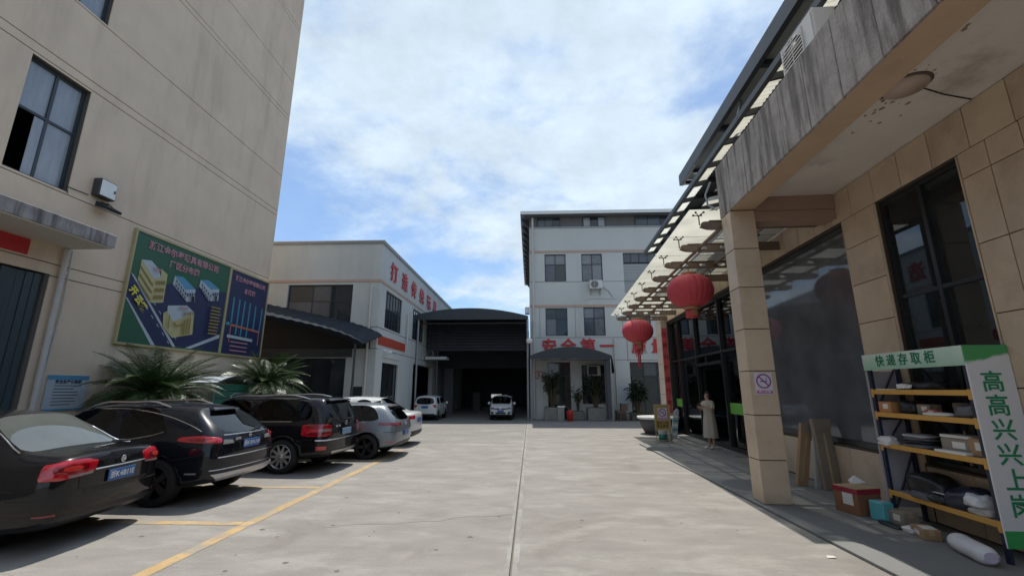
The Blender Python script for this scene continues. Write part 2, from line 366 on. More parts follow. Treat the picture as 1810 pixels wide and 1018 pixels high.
# entrance with strip curtain, canopy, banner
b = MB(); b.box(XL - .12, XL - .02, 8.94, 9.02, 0, 4.33, GROOVE); b.build('door_frame', lb)
CURT = mat('teal_strip_curtain', (.038, .058, .068), .35, .35, 5, spec=.5, stretch=(1, 1, .15))
b = MB(); b.box(XL - .10, XL - .085, 6.02, 6.17, .03, 4.3, CURT); cs = b.build('curtain_strip', lb)
cs['label'] = 'dark teal hanging strip of the door curtain'
for k in range(1, 19): inst(cs, lb, loc=(random.uniform(-.02, .02), k * .153, 0), rot=(0, 0, 0))
b = MB()
b.box(-10.69, -9.62, 4.2, 9.27, 4.98, 5.10, SLAB); b.box(-9.74, -9.6, 4.2, 9.29, 5.0, 5.30, CONC_OLD); b.box(-10.69, -9.75, 9.17, 9.29, 5.105, 5.30, CONC_OLD)
b.build('entrance_canopy', lb, bevel=.012)
b = MB()
b.tube([(-10.6, y, 5.62 if y < 9.1 else 5.6) for y in (4.2, 6, 8, 9.2)], .018, METALG, 6)
for y in (4.6, 6.2, 7.8, 9.1): b.tube([(-10.6, y, 5.62), (-10.69, y, 5.5)], .012, METALG, 5)
b.build('canopy_pipe', lb)
b = MB(); b.box(XL + .004, XL + .03, 6.3, 8.47, 4.62, 4.95, REDC); bn = b.build('red_banner', origin=(XL, 7.4, 4.8)); tag(bn, 'red cloth banner on the cream wall under the entrance canopy', 'banner')
dp = MB(); dp.tube([(-10.62, 9.18, 4.96), (-10.62, 9.2, 3.0), (-10.62, 9.24, .06)], .055, PVC, 10)
for z in (1.2, 3.0, 4.4): dp.tube([(-10.62, 9.21, z - .03), (-10.62, 9.21, z + .03)], .066, PVC, 10)
d = dp.build('drainpipe', origin=(-10.62, 9.2, 0)); tag(d, 'pale plastic drainpipe running down beside the strip curtain door', 'pipe')
dp = MB(); dp.tube([(-10.66, 9.33, 4.97), (-10.66, 9.38, 3.6), (-10.66, 9.32, 2.2), (-10.66, 9.28, .1)], .016, PVC, 6)
d = dp.build('thin_conduit', origin=(-10.66, 9.3, 0)); tag(d, 'thin pale conduit hanging loosely beside the thicker drainpipe', 'pipe')
# meter box and floodlight
t = thing('meter_box', 'small dark metal box with a white door on the cream wall above a floodlight', 'box', (XL, 9.68, 6.45))
b = MB(); b.box(XL + .002, XL + .2, 9.46, 9.9, 6.45, 6.9, METALD); b.build('casing', t, bevel=.012)
b = MB(); b.box(XL + .202, XL + .215, 9.485, 9.875, 6.475, 6.875, flat('box_door_white', (.78, .79, .78), .4)); dd = b.build('door', t, bevel=.004)
b = MB(); b.box(XL + .216, XL + .23, 9.82, 9.85, 6.63, 6.70, BLACK); b.build('handle', dd)
t = thing('floodlight', 'black floodlight bracketed to the cream wall below the white box', 'light', (XL, 9.75, 6.2))
b = MB(); b.prism([(XL + .12, 9.52, 6.32), (XL + .38, 9.52, 6.18), (XL + .36, 9.52, 6.12), (XL + .1, 9.52, 6.2)], (0, .46, 0), BLACK); b.build('housing', t, bevel=.006)
b = MB(); b.prism([(XL + .13, 9.55, 6.19), (XL + .345, 9.55, 6.122), (XL + .344, 9.55, 6.112), (XL + .128, 9.55, 6.178)], (0, .4, 0), CGLASS); b.build('lens', t)
b = MB(); b.tube([(XL + .0, 9.75, 6.38), (XL + .2, 9.75, 6.3)], .02, BLACK, 6); b.build('bracket', t)
dp = MB(); dp.tube([(XL + .02, 9.4, 6.42), (XL + .02, 8.9, 6.4), (XL + .02, 8.95, 6.25)], .01, BLACK, 5); dp.tube([(XL + .02, 9.9, 6.42), (XL + .02, 10.15, 6.32)], .01, BLACK, 5)
d = dp.build('wall_cable', origin=(XL, 9.4, 6.4)); tag(d, 'black cable clipped to the cream wall near the white box', 'cable')
# company site plan board
B1 = thing('site_plan_board', 'large green company site plan board with drawn yellow and white buildings', 'sign', (XL, 12.7, 3.0))
b = MB(); b.box(XL + .01, XL + .06, 10.82, 14.58, 3.02, 6.03, PRINTG); b.build('panel', B1)
def gilt(y0, y1, z0, z1, par):
    b = MB()
    for a in ((y0 - .05, y1 + .05, z1, z1 + .06), (y0 - .05, y1 + .05, z0 - .06, z0), (y0 - .05, y0, z0, z1), (y1, y1 + .05, z0, z1)): b.box(XL + .004, XL + .09, *a, GOLDF)
    b.build('frame', par)
gilt(10.82, 14.58, 3.02, 6.03, B1)
def pr(lst, y0, y1, z0, z1, par, d0=.062, step=.0012):
    b = MB()
    for k, (pts, m) in enumerate(lst): b.prism([(XL + d0 + k * step, y0 + min(max(a, .004), .996) * (y1 - y0), z0 + min(max(c, .004), .996) * (z1 - z0)) for a, c in pts], (.001, 0, 0), m)
    b.build('printed_drawing', par); return XL + d0 + len(lst) * step + .002
art = [([(.331, .603), (.378, .619), (1, .697), (1, .008), (.513, .019), (.195, .38)], PRINTN), ([(.008, .613), (.513, .01), (.311, .004), (.003, .391)], PRINTN),
  ([(.008, .613), (.037, .597), (.512, .01), (.481, .01)], PRINTW), ([(.003, .391), (.021, .384), (.317, .004), (.279, .004)], PRINTW), ([(.605, .01), (.987, .208), (.987, .167), (.666, .01)], PRINTW),
  ([(.072, .756), (.2, .615), (.225, .389), (.193, .393), (.071, .57)], PRINTY), ([(.2, .615), (.262, .644), (.248, .729), (.316, .692), (.321, .415), (.219, .387)], PRINTY), ([(.072, .756), (.154, .773), (.222, .722), (.262, .644), (.2, .615)], PRINTW),
  ([(.386, .703), (.51, .595), (.547, .478), (.379, .612)], PRINTW), ([(.51, .595), (.617, .628), (.629, .5), (.547, .478)], PRINTW), ([(.386, .703), (.467, .717), (.617, .628), (.51, .595)], PRINTB),
  ([(.657, .744), (.791, .675), (.789, .544), (.652, .671)], PRINTW), ([(.791, .675), (.893, .707), (.9, .575), (.789, .544)], PRINTW), ([(.657, .744), (.75, .768), (.893, .707), (.791, .675)], PRINTB),
  ([(.37, .343), (.446, .255), (.611, .358), (.642, .388), (.66, .158), (.458, .095), (.352, .186), (.337, .318)], PRINTY), ([(.365, .396), (.55, .441), (.642, .388), (.611, .358), (.446, .255), (.37, .343)], PRINTW)]
for k in range(3):   # storeys of the drawn tower
    z = .70 - k * .07; art.append(([(.073, z), (.2, z - .14), (.2, z - .16), (.073, z - .02)], PRINTYD))
    for q in range(4): art.append(([(.222 + q * .022, .60 - k * .07 + q * .006), (.237 + q * .022, .604 - k * .07 + q * .006), (.237 + q * .022, .568 - k * .07 + q * .006), (.222 + q * .022, .564 - k * .07 + q * .006)], PRINTYD))
for bx0, bz0, sx in ((.386, .703, 0), (.657, .744, .01)):
    for k in range(5):
        for r_ in range(2):
            x = bx0 + .012 + k * .026; z = bz0 - .035 - k * .0235 - r_ * .045; art.append(([(x, z), (x + .014, z - .012), (x + .014, z - .034), (x, z - .022)], PRINTN))
for (x, z) in ((.52, .56), (.545, .568), (.57, .576), (.595, .584), (.80, .64), (.825, .648), (.85, .656), (.872, .663)): art.append(([(x, z), (x + .015, z + .004), (x + .016, z - .026), (x + .001, z - .03)], PRINTN))
art += [([(.57, .54), (.6, .55), (.606, .495), (.576, .487)], BLACK), ([(.835, .615), (.86, .622), (.864, .566), (.84, .56)], BLACK)]
for q in range(3): art.append(([(.53 + q * .028, .285 + q * .016), (.545 + q * .028, .293 + q * .016), (.553 + q * .028, .14 + q * .008), (.538 + q * .028, .134 + q * .008)], PRINTYD))
art += [([(.375, .31), (.386, .3), (.392, .17), (.38, .18)], PRINTYD), ([(.43, .23), (.46, .2), (.53, .235), (.53, .25), (.462, .22), (.435, .25)], PRINTYD)]
for q in range(4): art.append(([(.52 + q * .026, .36 + q * .008), (.538 + q * .026, .368 + q * .008), (.538 + q * .026, .335 + q * .008), (.52 + q * .026, .327 + q * .008)], PRINTYD))
for k in range(7):
    for o_ in (.08, -.045):
        x = .09 + k * .06; z = .455 - k * .071 + o_
        if z > .03: art.append(([(x, z), (x + .022, z - .026), (x + .026, z - .022), (x + .004, z + .004)], PRINTW))
for k in range(9):
    art.append(([(.80, .49 - k * .036), (.80 + .10 + .04 * random.random(), .494 - k * .036), (.92, .478 - k * .036), (.80, .474 - k * .036)], PRINTYD))
xp = pr(art, 10.82, 14.58, 3.02, 6.03, B1)
text('浙江金尔泰玩具有限公司', .255, (XL + .075, 12.62, 5.76), FX, PRINTP, B1, 'printed_title', .006, .002)
text('厂区分布图', .24, (XL + .075, 12.6, 5.42), FX, PRINTP, B1, 'printed_title', .006, .002)
for ch, (fy, fz) in zip('开云路', ((.045, .455), (.098, .385), (.145, .325))): text(ch, .24, (XL + .11, 10.82 + fy * 3.76, 3.02 + fz * 3.01), FX, flat('print_road_yellow', (.75, .65, .08), .4), B1, 'printed_road_name', .012, .002, spin=R(-38))
text('1号楼', .12, (XL + .125, 11.58, 5.12), FX, PRINTP, B1, 'printed_name', .003, .001, spin=R(-10)); text('办公楼', .12, (XL + .125, 12.75, 4.22), FX, PRINTP, B1, 'printed_name', .003, .001)
# pipe network board
B2 = thing('network_board', 'narrow navy notice board with pale blue bars and orange lines', 'sign', (XL, 15.8, 3.0))
b = MB(); b.box(XL + .01, XL + .06, 14.68, 16.9, 3.02, 6.0, PRINTN); b.build('panel', B2)
gilt(14.68, 16.9, 3.02, 6.0, B2)
art = []
def bar(a, c, wd, m):
    (x0, z0), (x1, z1) = a, c; dx_, dz_ = x1 - x0, z1 - z0; l = math.hypot(dx_, dz_); nx, nz = -dz_ / l * wd, dx_ / l * wd
    art.append(([(x0 - nx, z0 - nz), (x1 - nx, z1 - nz), (x1 + nx, z1 + nz), (x0 + nx, z0 + nz)], m))
for a, c in (((.146, .68), (.154, .37)), ((.292, .673), (.294, .242)), ((.425, .668), (.415, .233)), ((.567, .664), (.562, .23)), ((.724, .648), (.723, .331)), ((.908, .64), (.897, .313))): bar(a, c, .016, PRINTC)
bar((.034, .355), (.125, .352), .018, PRINTC); bar((.144, .345), (.887, .325), .013, PRINTO); bar((.15, .35), (.15, .14), .012, PRINTO); bar((.89, .32), (.89, .15), .012, PRINTO)
bar((.093, .21), (.739, .20), .017, PRINTW)
for k in range(3): bar((.19, .149 - k * .05), (.62, .149 - k * .05), .007, PRINTP)
pr(art, 14.68, 16.9, 3.02, 6.0, B2)
text('浙江金尔泰有限公司', .20, (XL + .085, 15.79, 5.73), FX, PRINTP, B2, 'printed_title', .006, .002)
text('总网图', .20, (XL + .085, 15.79, 5.36), FX, PRINTP, B2, 'printed_title', .006, .002, spacing=1.25)
# small blue and white notice
B3 = thing('wall_notice', 'blue edged white notice low on the cream wall beside the drainpipe', 'sign', (XL, 9.9, 1.4))
b = MB(); b.box(XL + .006, XL + .03, 9.44, 10.36, 1.36, 2.14, PRINTW); b.build('panel', B3)
for z0, z1 in ((2.04, 2.14), (1.36, 1.40)): b = MB(); b.box(XL + .031, XL + .034, 9.44, 10.36, z0, z1, PRINTB); b.build('blue_edge', B3)
b = MB()
for k in range(7): b.box(XL + .031, XL + .033, 9.6, 10.0 + .25 * random.random(), 1.9 - k * .07, 1.915 - k * .07, PRINTN)
b.build('printed_lines', B3)
text('安全生产公告牌', .085, (XL + .036, 9.9, 1.99), FX, PRINTN, B3, 'printed_title', .002, .001)

# ------------------------------------------------------------------ white factory building behind the parked cars
XF, YF, ZF = -7.1, 20.0, 8.72
fb = thing('factory_building', 'two storey white factory with salmon band and red lettering along its side', 'building', (XF, YF, 0))
b = MB()
fh = [(-11.58, -8.42, 4.75, 6.68), (-16.5, -13.2, 4.75, 6.68), (-19.5, -8.48, 0, 3.2)]
for a0, a1, c0, c1 in wall_cells(-22, XF, 0, ZF, fh): b.box(a0, a1, YF, YF + .3, c0, c1, WHITEW)
sh = [(20.9, 23.7, 4.73, 6.6), (26.0, 28.8, 4.73, 6.6), (31, 33.8, 4.73, 6.6), (20.95, 23.6, 0, 3.06), (26.6, 32.0, 0, 3.3)]
for a0, a1, c0, c1 in wall_cells(YF + .301, 46, 0, ZF, sh): b.box(XF - .3, XF, a0, a1, c0, c1, WHITEW)
b.box(-22, -21.7, YF + .301, 46, 0, ZF, WHITEW); b.box(-21.69, XF - .301, 45.7, 46, 0, ZF, WHITEW)
b.box(-21.6, XF - .4, YF + .4, 45.6, 4.0, 4.2, INTER); b.box(-21.6, XF - .4, YF + 4, YF + 4.1, .05, 3.99, INTER); b.box(-21.6, XF - .4, YF + 4, YF + 4.1, 4.21, 8.5, INTER); b.box(XF - 4, XF - 3.9, YF + 4.2, 45.6, .05, 8.5, INTER)
b.build('wall', fb)
b = MB(); b.box(-22.1, XF + .06, YF - .06, 46.1, ZF + .001, ZF + .11, METALG); b.box(-22.1, XF + .08, YF - .08, YF + .05, ZF + .112, ZF + .15, WHITE); b.box(XF - .05, XF + .08, YF + .06, 46.1, ZF + .112, ZF + .15, WHITE); b.build('roof', fb)
b = MB(); b.box(-22, XF + .03, YF - .03, YF - .002, 6.80, 6.92, PINKB); b.box(XF + .002, XF + .03, YF + .0, 46, 6.80, 6.92, PINKB); b.build('band', fb)
b = MB()
for z in (4.62, 3.62):
    b.box(-22, XF + .006, YF - .006, YF - .001, z, z + .03, GROOVE); b.box(XF + .001, XF + .006, YF, 46, z, z + .03, GROOVE)
b.box(XF + .001, XF + .05, 20.9, 23.7, 3.3, 3.5, WHITEW)
b.build('wall_joint', fb)
frame_window(fb, 'y-', YF, -11.58, -8.42, 4.75, 6.68, [-10.4, -9.5], [5.9], [BGLASS, BGLASS, DGLASS, DGLASS, BGLASS, DGLASS], recess=.15)
frame_window(fb, 'y-', YF, -16.5, -13.2, 4.75, 6.68, [-15.4, -14.3], [5.9], [BGLASS], recess=.15)
for y0, y1, z0, z1 in sh[:3]:
    n = 5
    frame_window(fb, 'x+', XF, y0, y1, z0, z1, [y0 + (y1 - y0) * (k + 1) / (n + 1) for k in range(n)], [5.75], [DGLASS] * 6 + [BGLASS] * 6, recess=.12, fw=.06)
for y0, y1, z0, z1 in sh[3:4]:
    frame_window(fb, 'x+', XF, y0, y1, z0 + .02, z1, [y0 + .9, y0 + 1.8], [], [DGLASS], recess=.15, fm=FRAMEB)
frame_window(fb, 'y-', YF, -19.4, -8.5, .02, 3.2, [-17.4, -15.4, -13.5, -11.8, -10.15], [], [DGLASS], recess=.25, fm=FRAMEB)
b = MB(); b.box(-20, -8.2, YF - .12, YF - .01, 3.24, 3.62, METALD); b.build('lintel', fb)
b = MB(); b.box(-8.14, -7.62, YF - .03, YF - .002, 1.5, 1.92, BLACK)
for k in range(5): b.box(-8.12, -7.64, YF - .05, YF - .031, 1.54 + k * .075, 1.57 + k * .075, METALD)
b.build('louvre', fb)
b = MB(); b.tube([(-7.5, YF - .08, 6.6), (-7.5, YF - .08, .05)], .06, PVC, 8); p = b.build('drainpipe', origin=(-7.5, YF - .08, 0)); tag(p, 'pale drainpipe at the front corner of the white factory', 'pipe')
b = MB(); b.tube([(-6.98, 24.6, 6.0), (-6.98, 24.6, 4.3)], .05, PVC, 8); p = b.build('drainpipe', origin=(-6.98, 24.6, 4.3)); tag(p, 'short pale pipe on the factory side wall next to the dark shed', 'pipe')
wl = thing('wall_lettering', 'row of bold red Chinese characters along the white factory side wall', 'lettering', (XF, 26, 7.5))
for k, ch in enumerate('打造传统玩具'): text(ch, 1.02, (XF + .05, 21.85 + k * 1.98, 7.62), FX, RED, wl, 'character', .014, .02, xs=1.15)
bn = MB(); bn.box(XF + .01, XF + .025, 20.15, 24.6, 3.84, 4.28, flat('orange_red_banner', (.42, .06, .03), .6)); p = bn.build('banner', origin=(XF, 22.4, 4)); tag(p, 'long orange red cloth banner on the factory side below the window', 'banner')
text('安全生产 人人有责 质量第一', .2, (XF + .03, 22.4, 4.06), FX, flat('faded_red', (.55, .12, .08), .6), p, 'lettering', .0, .002)
for yy, lab in ((20.15, 'white security camera at the factory corner under the banner'), (21.0, 'white security camera above the factory side door')):
    t = thing('security_camera', lab, 'camera', (XF, yy, 3.5), group='cameras on the factory wall')
    b = MB(); b.box(XF + .18, XF + .42, yy - .06, yy + .06, 3.50, 3.60, WHITE); b.build('housing', t, bevel=.01)
    b = MB(); b.tube([(XF, yy, 3.62), (XF + .25, yy, 3.60)], .02, WHITE, 6); b.build('bracket', t)
# lean-to awning
TRIMB = flat('awning_edge_black', (.018, .019, .022), 1.0, spec=0)
aw = thing('lean_to_awning', 'dark ribbed lean-to awning across the front of the white factory', 'awning', (-11, 18.8, 3.4))
P = []; NR = 44
def awz(x): return 3.62 + .205 * (-6.85 - x) + .34 * (1 - math.exp(-(-6.85 - x) / .8))
for i in range(NR + 1):
    x = -6.85 - i * (9.0 / NR); rib = .035 * (i % 2)
    P.append([(x - .3 * q * 0, 17.7 + 2.28 * q, awz(x) + rib + .62 * q) for q in (0, .5, 1)])
b = MB(); b.grid(P, TARP, False); b.grid([[(p[0], p[1], p[2] - .03) for p in r] for r in P][::-1], TARP, False); b.build('roof_sheet', aw)
b = MB(); xs_ = [-7.4 - 1.2 * k for k in range(8)]; b.prism([(x, YF - .05, 3.63) for x in xs_] + [(x, YF - .05, awz(x) + .58) for x in xs_[::-1]], (0, .04, 0), BLACK); b.build('shade_panel', aw)  # black sheet added as the deep shade on the wall under the awning
b = MB()
for r, q in zip(P, P[1:]):
    (x0, _, z0), (x1, _, z1) = r[0], q[0]; b.prism([(x0, 17.64, z0 + .012), (x1, 17.64, z1 + .012), (x1, 17.64, z1 - .18), (x0, 17.64, z0 - .18)], (0, .055, 0), TRIMB)
b.build('fascia', aw)
for k in range(4):
    x = -7.2 - k * 2.6
    b = MB(); b.tube([(x, 17.75, awz(x) - .12), (x, 19.95, awz(x) + .42)], .04, METALD, 6); b.build('rafter', aw)
for x in (-7.2, -12.4): b = MB(); b.tube([(x, 17.8, 0), (x, 17.8, awz(x) - .1)], .05, METALD, 8); b.build('post', aw)

# ------------------------------------------------------------------ dark arched shed between the factory and the block
sd_ = thing('arched_shed', 'large dark shed with a shallow arched roof between the two white buildings', 'shed', (-3.6, 27, 0))
def arc(x0, x1, ze, zt, n=24):
    return [(x0 + (x1 - x0) * i / n, ze + (zt - ze) * 4 * (i / n) * (1 - i / n)) for i in range(n + 1)]
A = arc(-7.62, -.12, 6.22, 6.74)
b = MB(); b.grid([[(x, 26.95, z), (x, 46, z)] for x, z in A], TARP, True); b.grid([[(x, 26.95, z - .04), (x, 46, z - .04)] for x, z in A][::-1], TARP, True); b.build('roof', sd_)
b = MB()
for i in range(len(A) - 1):
    (x0, z0), (x1, z1) = A[i], A[i + 1]; b.prism([(x0, 26.9, z0 + .01), (x1, 26.9, z1 + .01), (x1, 26.9, 6.02), (x0, 26.9, 6.02)], (0, .03, 0), mat('tarp_gable', (.042, .05, .06), .65, .12, 1.5))
b.build('gable', sd_)
for k in range(9):
    y = 27.6 + k * 2.1
    b = MB()
    b.box(-7.0, -.1, y - .04, y + .04, 5.84, 5.93, METALD)
    for i in range(0, 24, 3): b.tube([(A[i][0], y, 5.9), (A[i + 3][0], y, A[i + 3][1] - .08)], .025, BLACK, 5)
    b.build('roof_truss', sd_)
for x in (-7.0, -.16):
    for y in (26.98, 33, 39):
        b = MB(); b.tube([(x, y, 0), (x, y, 6.05)], .07, METALG, 8); b.build('post', sd_)
CLAD = mat('shed_cladding', (.030, .033, .042), .6, .2, 2)
for k in range(9): b = MB(); b.prism([(-7.04, 29.6, 4.30 + k * .2), (-7.04, 29.56, 4.31 + k * .2), (-7.04, 29.60, 4.49 + k * .2), (-7.04, 29.64, 4.49 + k * .2)], (6.9, 0, 0), CLAD); b.build('cladding_slat', sd_)
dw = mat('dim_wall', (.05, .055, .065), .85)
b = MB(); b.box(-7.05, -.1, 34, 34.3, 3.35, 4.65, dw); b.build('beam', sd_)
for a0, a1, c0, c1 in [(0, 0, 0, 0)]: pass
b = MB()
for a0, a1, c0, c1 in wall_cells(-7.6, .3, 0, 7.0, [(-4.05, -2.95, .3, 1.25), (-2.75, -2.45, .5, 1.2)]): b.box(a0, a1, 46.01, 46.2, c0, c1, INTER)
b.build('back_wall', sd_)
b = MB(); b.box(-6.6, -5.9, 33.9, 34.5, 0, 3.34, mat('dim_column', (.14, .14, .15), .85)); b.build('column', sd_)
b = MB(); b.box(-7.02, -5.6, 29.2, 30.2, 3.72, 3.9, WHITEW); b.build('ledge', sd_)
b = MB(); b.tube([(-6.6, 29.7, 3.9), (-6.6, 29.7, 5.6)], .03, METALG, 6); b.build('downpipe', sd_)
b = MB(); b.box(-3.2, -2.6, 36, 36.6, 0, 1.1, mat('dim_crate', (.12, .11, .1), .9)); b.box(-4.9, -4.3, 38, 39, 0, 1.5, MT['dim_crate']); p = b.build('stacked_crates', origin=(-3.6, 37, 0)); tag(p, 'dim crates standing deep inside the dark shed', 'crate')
fl = MB(); fl.lathe([(.12, -.05), (.2, 0), (.18, .25), (.05, .3)], (-.05, 26.85, 4.55), WHITE, 10); p = fl.build('post_lamp', origin=(-.05, 26.85, 4.5)); tag(p, 'small white lamp on the right front post of the dark shed', 'light')

# ------------------------------------------------------------------ three storey block at the end
YB, XB = 28.0, .0
bb = thing('workshop_block', 'three storey white workshop block with salmon bands behind the small tent', 'building', (5, YB, 0))
bh = [(1.0, 2.4, 8.68, 10.54), (3.43, 4.8, 8.68, 10.54), (6.17, 8.3, 7.86, 10.58), (1.0, 2.41, 5.1, 6.9), (3.45, 4.81, 5.1, 6.94), (6.3, 7.7, 5.1, 6.9), (1.08, 2.5, .0, 3.45), (3.2, 4.75, .9, 3.27), (6.2, 9.6, 0.0, 3.44),
      (10, 11.4, 8.68, 10.54), (10, 11.4, 5.1, 6.9)]
b = MB()
for a0, a1, c0, c1 in wall_cells(XB, 16, 0, 12.45, bh): b.box(a0, a1, YB, YB + .3, c0, c1, WHITEW)
b.box(XB, XB + .3, YB + .301, 48, 0, 12.45, WHITEW); b.box(15.7, 16, YB + .301, 48, 0, 12.45, WHITEW); b.box(.301, 15.69, 47.7, 48, 0, 12.45, WHITEW)
for z in (3.5, 7.1, 10.8): b.box(.31, 15.6, YB + .31, 47, z, z + .2, INTER)
b.box(.31, 15.6, YB + 3, YB + 3.1, .05, 12.4, INTER)
b.build('wall', bb)
b = MB()
f4 = [(.57, 2.1), (3.63, 5.15), (7.13, 9.65), (11, 13)]
us = [XB + .02] + [q for p in f4 for q in p] + [15.98]
for a, c in zip(us[::2], us[1::2]): b = MB(); b.box(a, c, YB + .12, YB + .25, 12.451, 13.2, mat('upper_grey_sheet', (.16, .155, .155), .8)); b.build('attic_panel', bb)
for k, (a, c) in enumerate(f4): frame_window(bb, 'y-', YB + .12, a, c, 12.47, 13.18, [a + (c - a) * q / 3 for q in (1, 2)], [], [CGLASS if k == 1 else BGLASS, DGLASS if k == 1 else BGLASS, CGLASS if k == 1 else DGLASS], fm=FRAME, recess=0)
b = MB(); b.box(XB - .55, 16.5, YB - .5, 48.4, 13.22, 13.34, METALG); b.box(XB - .57, 16.5, YB - .53, YB - .505, 13.2, 13.42, WHITE); b.box(XB - .59, XB - .555, YB - .5, 48, 13.2, 13.40, WHITE)
b.build('roof', bb)
for k in range(14):   # steel rafters under the side eave
    b = MB(); b.prism([(XB - .54, YB + .5 + k * 1.4, 13.2), (XB - .01, YB + .5 + k * 1.4, 13.2), (XB - .01, YB + .5 + k * 1.4, 12.5)], (0, .06, 0), METALD); b.build('eave_bracket', bb)
b = MB()
for z in (10.66, 6.98): b.box(XB - .03, 16, YB - .04, YB - .003, z, z + .13, PINKB)
b.box(XB - .035, XB - .003, YB - .04, 48, 10.66, 10.79, PINKB); b.build('band', bb)
b = MB(); b.box(XB, 16, YB - .05, YB - .003, 12.38, 12.449, METALG)
for z in (8.64, 4.98, 3.56): b.box(XB, 16, YB - .005, YB - .001, z, z + .025, GROOVE)
for x in (.62, 2.9, 5.9): b.box(x, x + .02, YB - .005, YB - .001, 4.98, 6.97, GROOVE)
b.box(6.1, 6.13, YB - .006, YB - .001, 3.5, 4.98, GROOVE)
b.build('wall_joint', bb)
for k in (0, 1, 3, 4, 5, 9, 10):
    x0, x1, z0, z1 = bh[k]; frame_window(bb, 'y-', YB, x0, x1, z0, z1, [(x0 + x1) / 2], [z0 + (z1 - z0) * .62], [random.choice([BGLASS, DGLASS, mat('net_curtain_glass', (.15, .16, .18), .1, .3, 3), mat('grey_blind_glass', (.22, .23, .25), .15, .2, 2, stretch=(1, 1, 14))]) for _ in range(4)], recess=.12, fw=.06)
x0, x1, z0, z1 = bh[2]
frame_window(bb, 'y-', YB, x0, x1, 9.9, z1, [x0 + .53, x0 + 1.06, x0 + 1.6], [], [BGLASS], recess=.12)
SHU = mat('grey_shutter', (.33, .34, .35), .5, .05)
b = MB(); b.box(x0, x1, YB + .1, YB + .13, 7.87, 7.97, SHU); s0 = b.build('shutter_slat', bb)
for k in range(1, 19): inst(s0, bb, loc=(0, (-.012 if k % 2 else 0), k * .104))
for x0, x1, z0, z1, q in ((1.08, 2.5, .02, 3.45, 1), (3.2, 4.75, .9, 3.27, 1), (6.2, 9.6, .02, 3.44, 3)):
    frame_window(bb, 'y-', YB, x0, x1, z0, z1, [x0 + (x1 - x0) * (k + 1) / (q + 1) for k in range(q)], [z0 + (z1 - z0) * .75], [DGLASS, DGLASS, BGLASS], recess=.15, fm=FRAMEB)
b = MB(); b.box(5.3, 6.1, YB - .03, YB - .003, .9, 1.95, PRINTW); b.build('wall_patch', bb)
b = MB(); b.tube([(.23, YB - .1, 13.1), (.23, YB - .1, .05)], .065, PVC, 8)
for z in (3, 6, 9, 10.9, 12): b.tube([(.23, YB - .1, z), (.23, YB - .1, z + .1)], .085, PVC, 8)
p = b.build('drainpipe', origin=(.23, YB - .1, 0)); tag(p, 'pale drainpipe down the left edge of the three storey block', 'pipe')
b = MB(); b.tube([(5.3, YB - .08, 4.9), (5.3, YB - .08, .05)], .045, PVC, 8); p = b.build('drainpipe', origin=(5.3, YB - .08, 0)); tag(p, 'thin pale pipe on the block wall just right of the tent', 'pipe')
wl = thing('wall_lettering', 'red Chinese slogan characters on the block wall above the small tent', 'lettering', (4, YB, 4.4))
for x, ch in ((1.2, '安'), (2.42, '全'), (3.66, '第'), (4.88, '一'), (6.85, '质'), (8.1, '量'), (9.3, '第'), (10.5, '一')): text(ch, .98, (x, YB - .035, 4.38), FYN, RED, wl, 'character', .022, .025)
def ac_unit(name, label, M, grp=None):
    """outdoor unit .82 x .32 x .56, front towards local -Y"""
    t = thing(name, label, 'air conditioner', group=grp); t.matrix_world = M; t.location, t.rotation_euler = M.to_translation(), M.to_euler()
    b = MB(); b.box(-.41, .41, -.15, .15, 0, .56, mat('ac_casing', (.62, .62, .60), .45, .06)); b.build('casing', t, local=True, bevel=.015)
    b = MB(); b.lathe([(.235, -.004), (.235, -.012)], (-.1, -.148, .28), BLACK, 24, 'y'); b.build('fan_opening', t, local=True)
    b = MB()
    for k in range(9): b.box(-.35, .15, -.178, -.166, .05 + k * .056, .062 + k * .056, WHITE)
    for x in (-.35, -.1, .14): b.box(x, x + .012, -.166, -.152, .04, .52, WHITE)
    b.build('grille', t, local=True)
    b = MB(); b.box(.2, .38, -.162, -.151, .04, .52, MT['ac_casing']); b.build('side_panel', t, local=True)
    for x in (-.3, .3): b = MB(); b.box(x - .02, x + .02, -.2, .28, -.05, -.002, METALG); b.box(x - .02, x + .02, .24, .28, -.35, -.05, METALG); b.build('bracket', t, local=True)
    return t
ac_unit('air_conditioner', 'white outdoor air conditioner under the second floor window of the block', Matrix.Translation((4.27, YB - .3, 8.08)))
b = MB(); b.tube([(4.7, YB - .02, 8.3), (5.1, YB - .02, 8.0), (5.35, YB - .02, 7.6)], .012, BLACK, 5); b.tube([(3.6, YB - .02, 7.45), (4.2, YB - .02, 7.5), (5.6, YB - .02, 7.47)], .008, METALG, 5)
p = b.build('wall_cable', origin=(4.7, YB, 8)); tag(p, 'thin cable trailing from the block air conditioner down the wall', 'cable')
t = thing('junction_box', 'small grey metal box on the left edge of the block', 'box', (-.1, YB + .2, 6.7)); b = MB(); b.box(-.32, -.02, YB + .1, YB + .4, 6.55, 7.0, METALG); b.build('casing', t, bevel=.01)
b = MB(); b.box(-.30, -.04, YB + .085, YB + .098, 6.6, 6.95, WHITE); b.build('door', t)

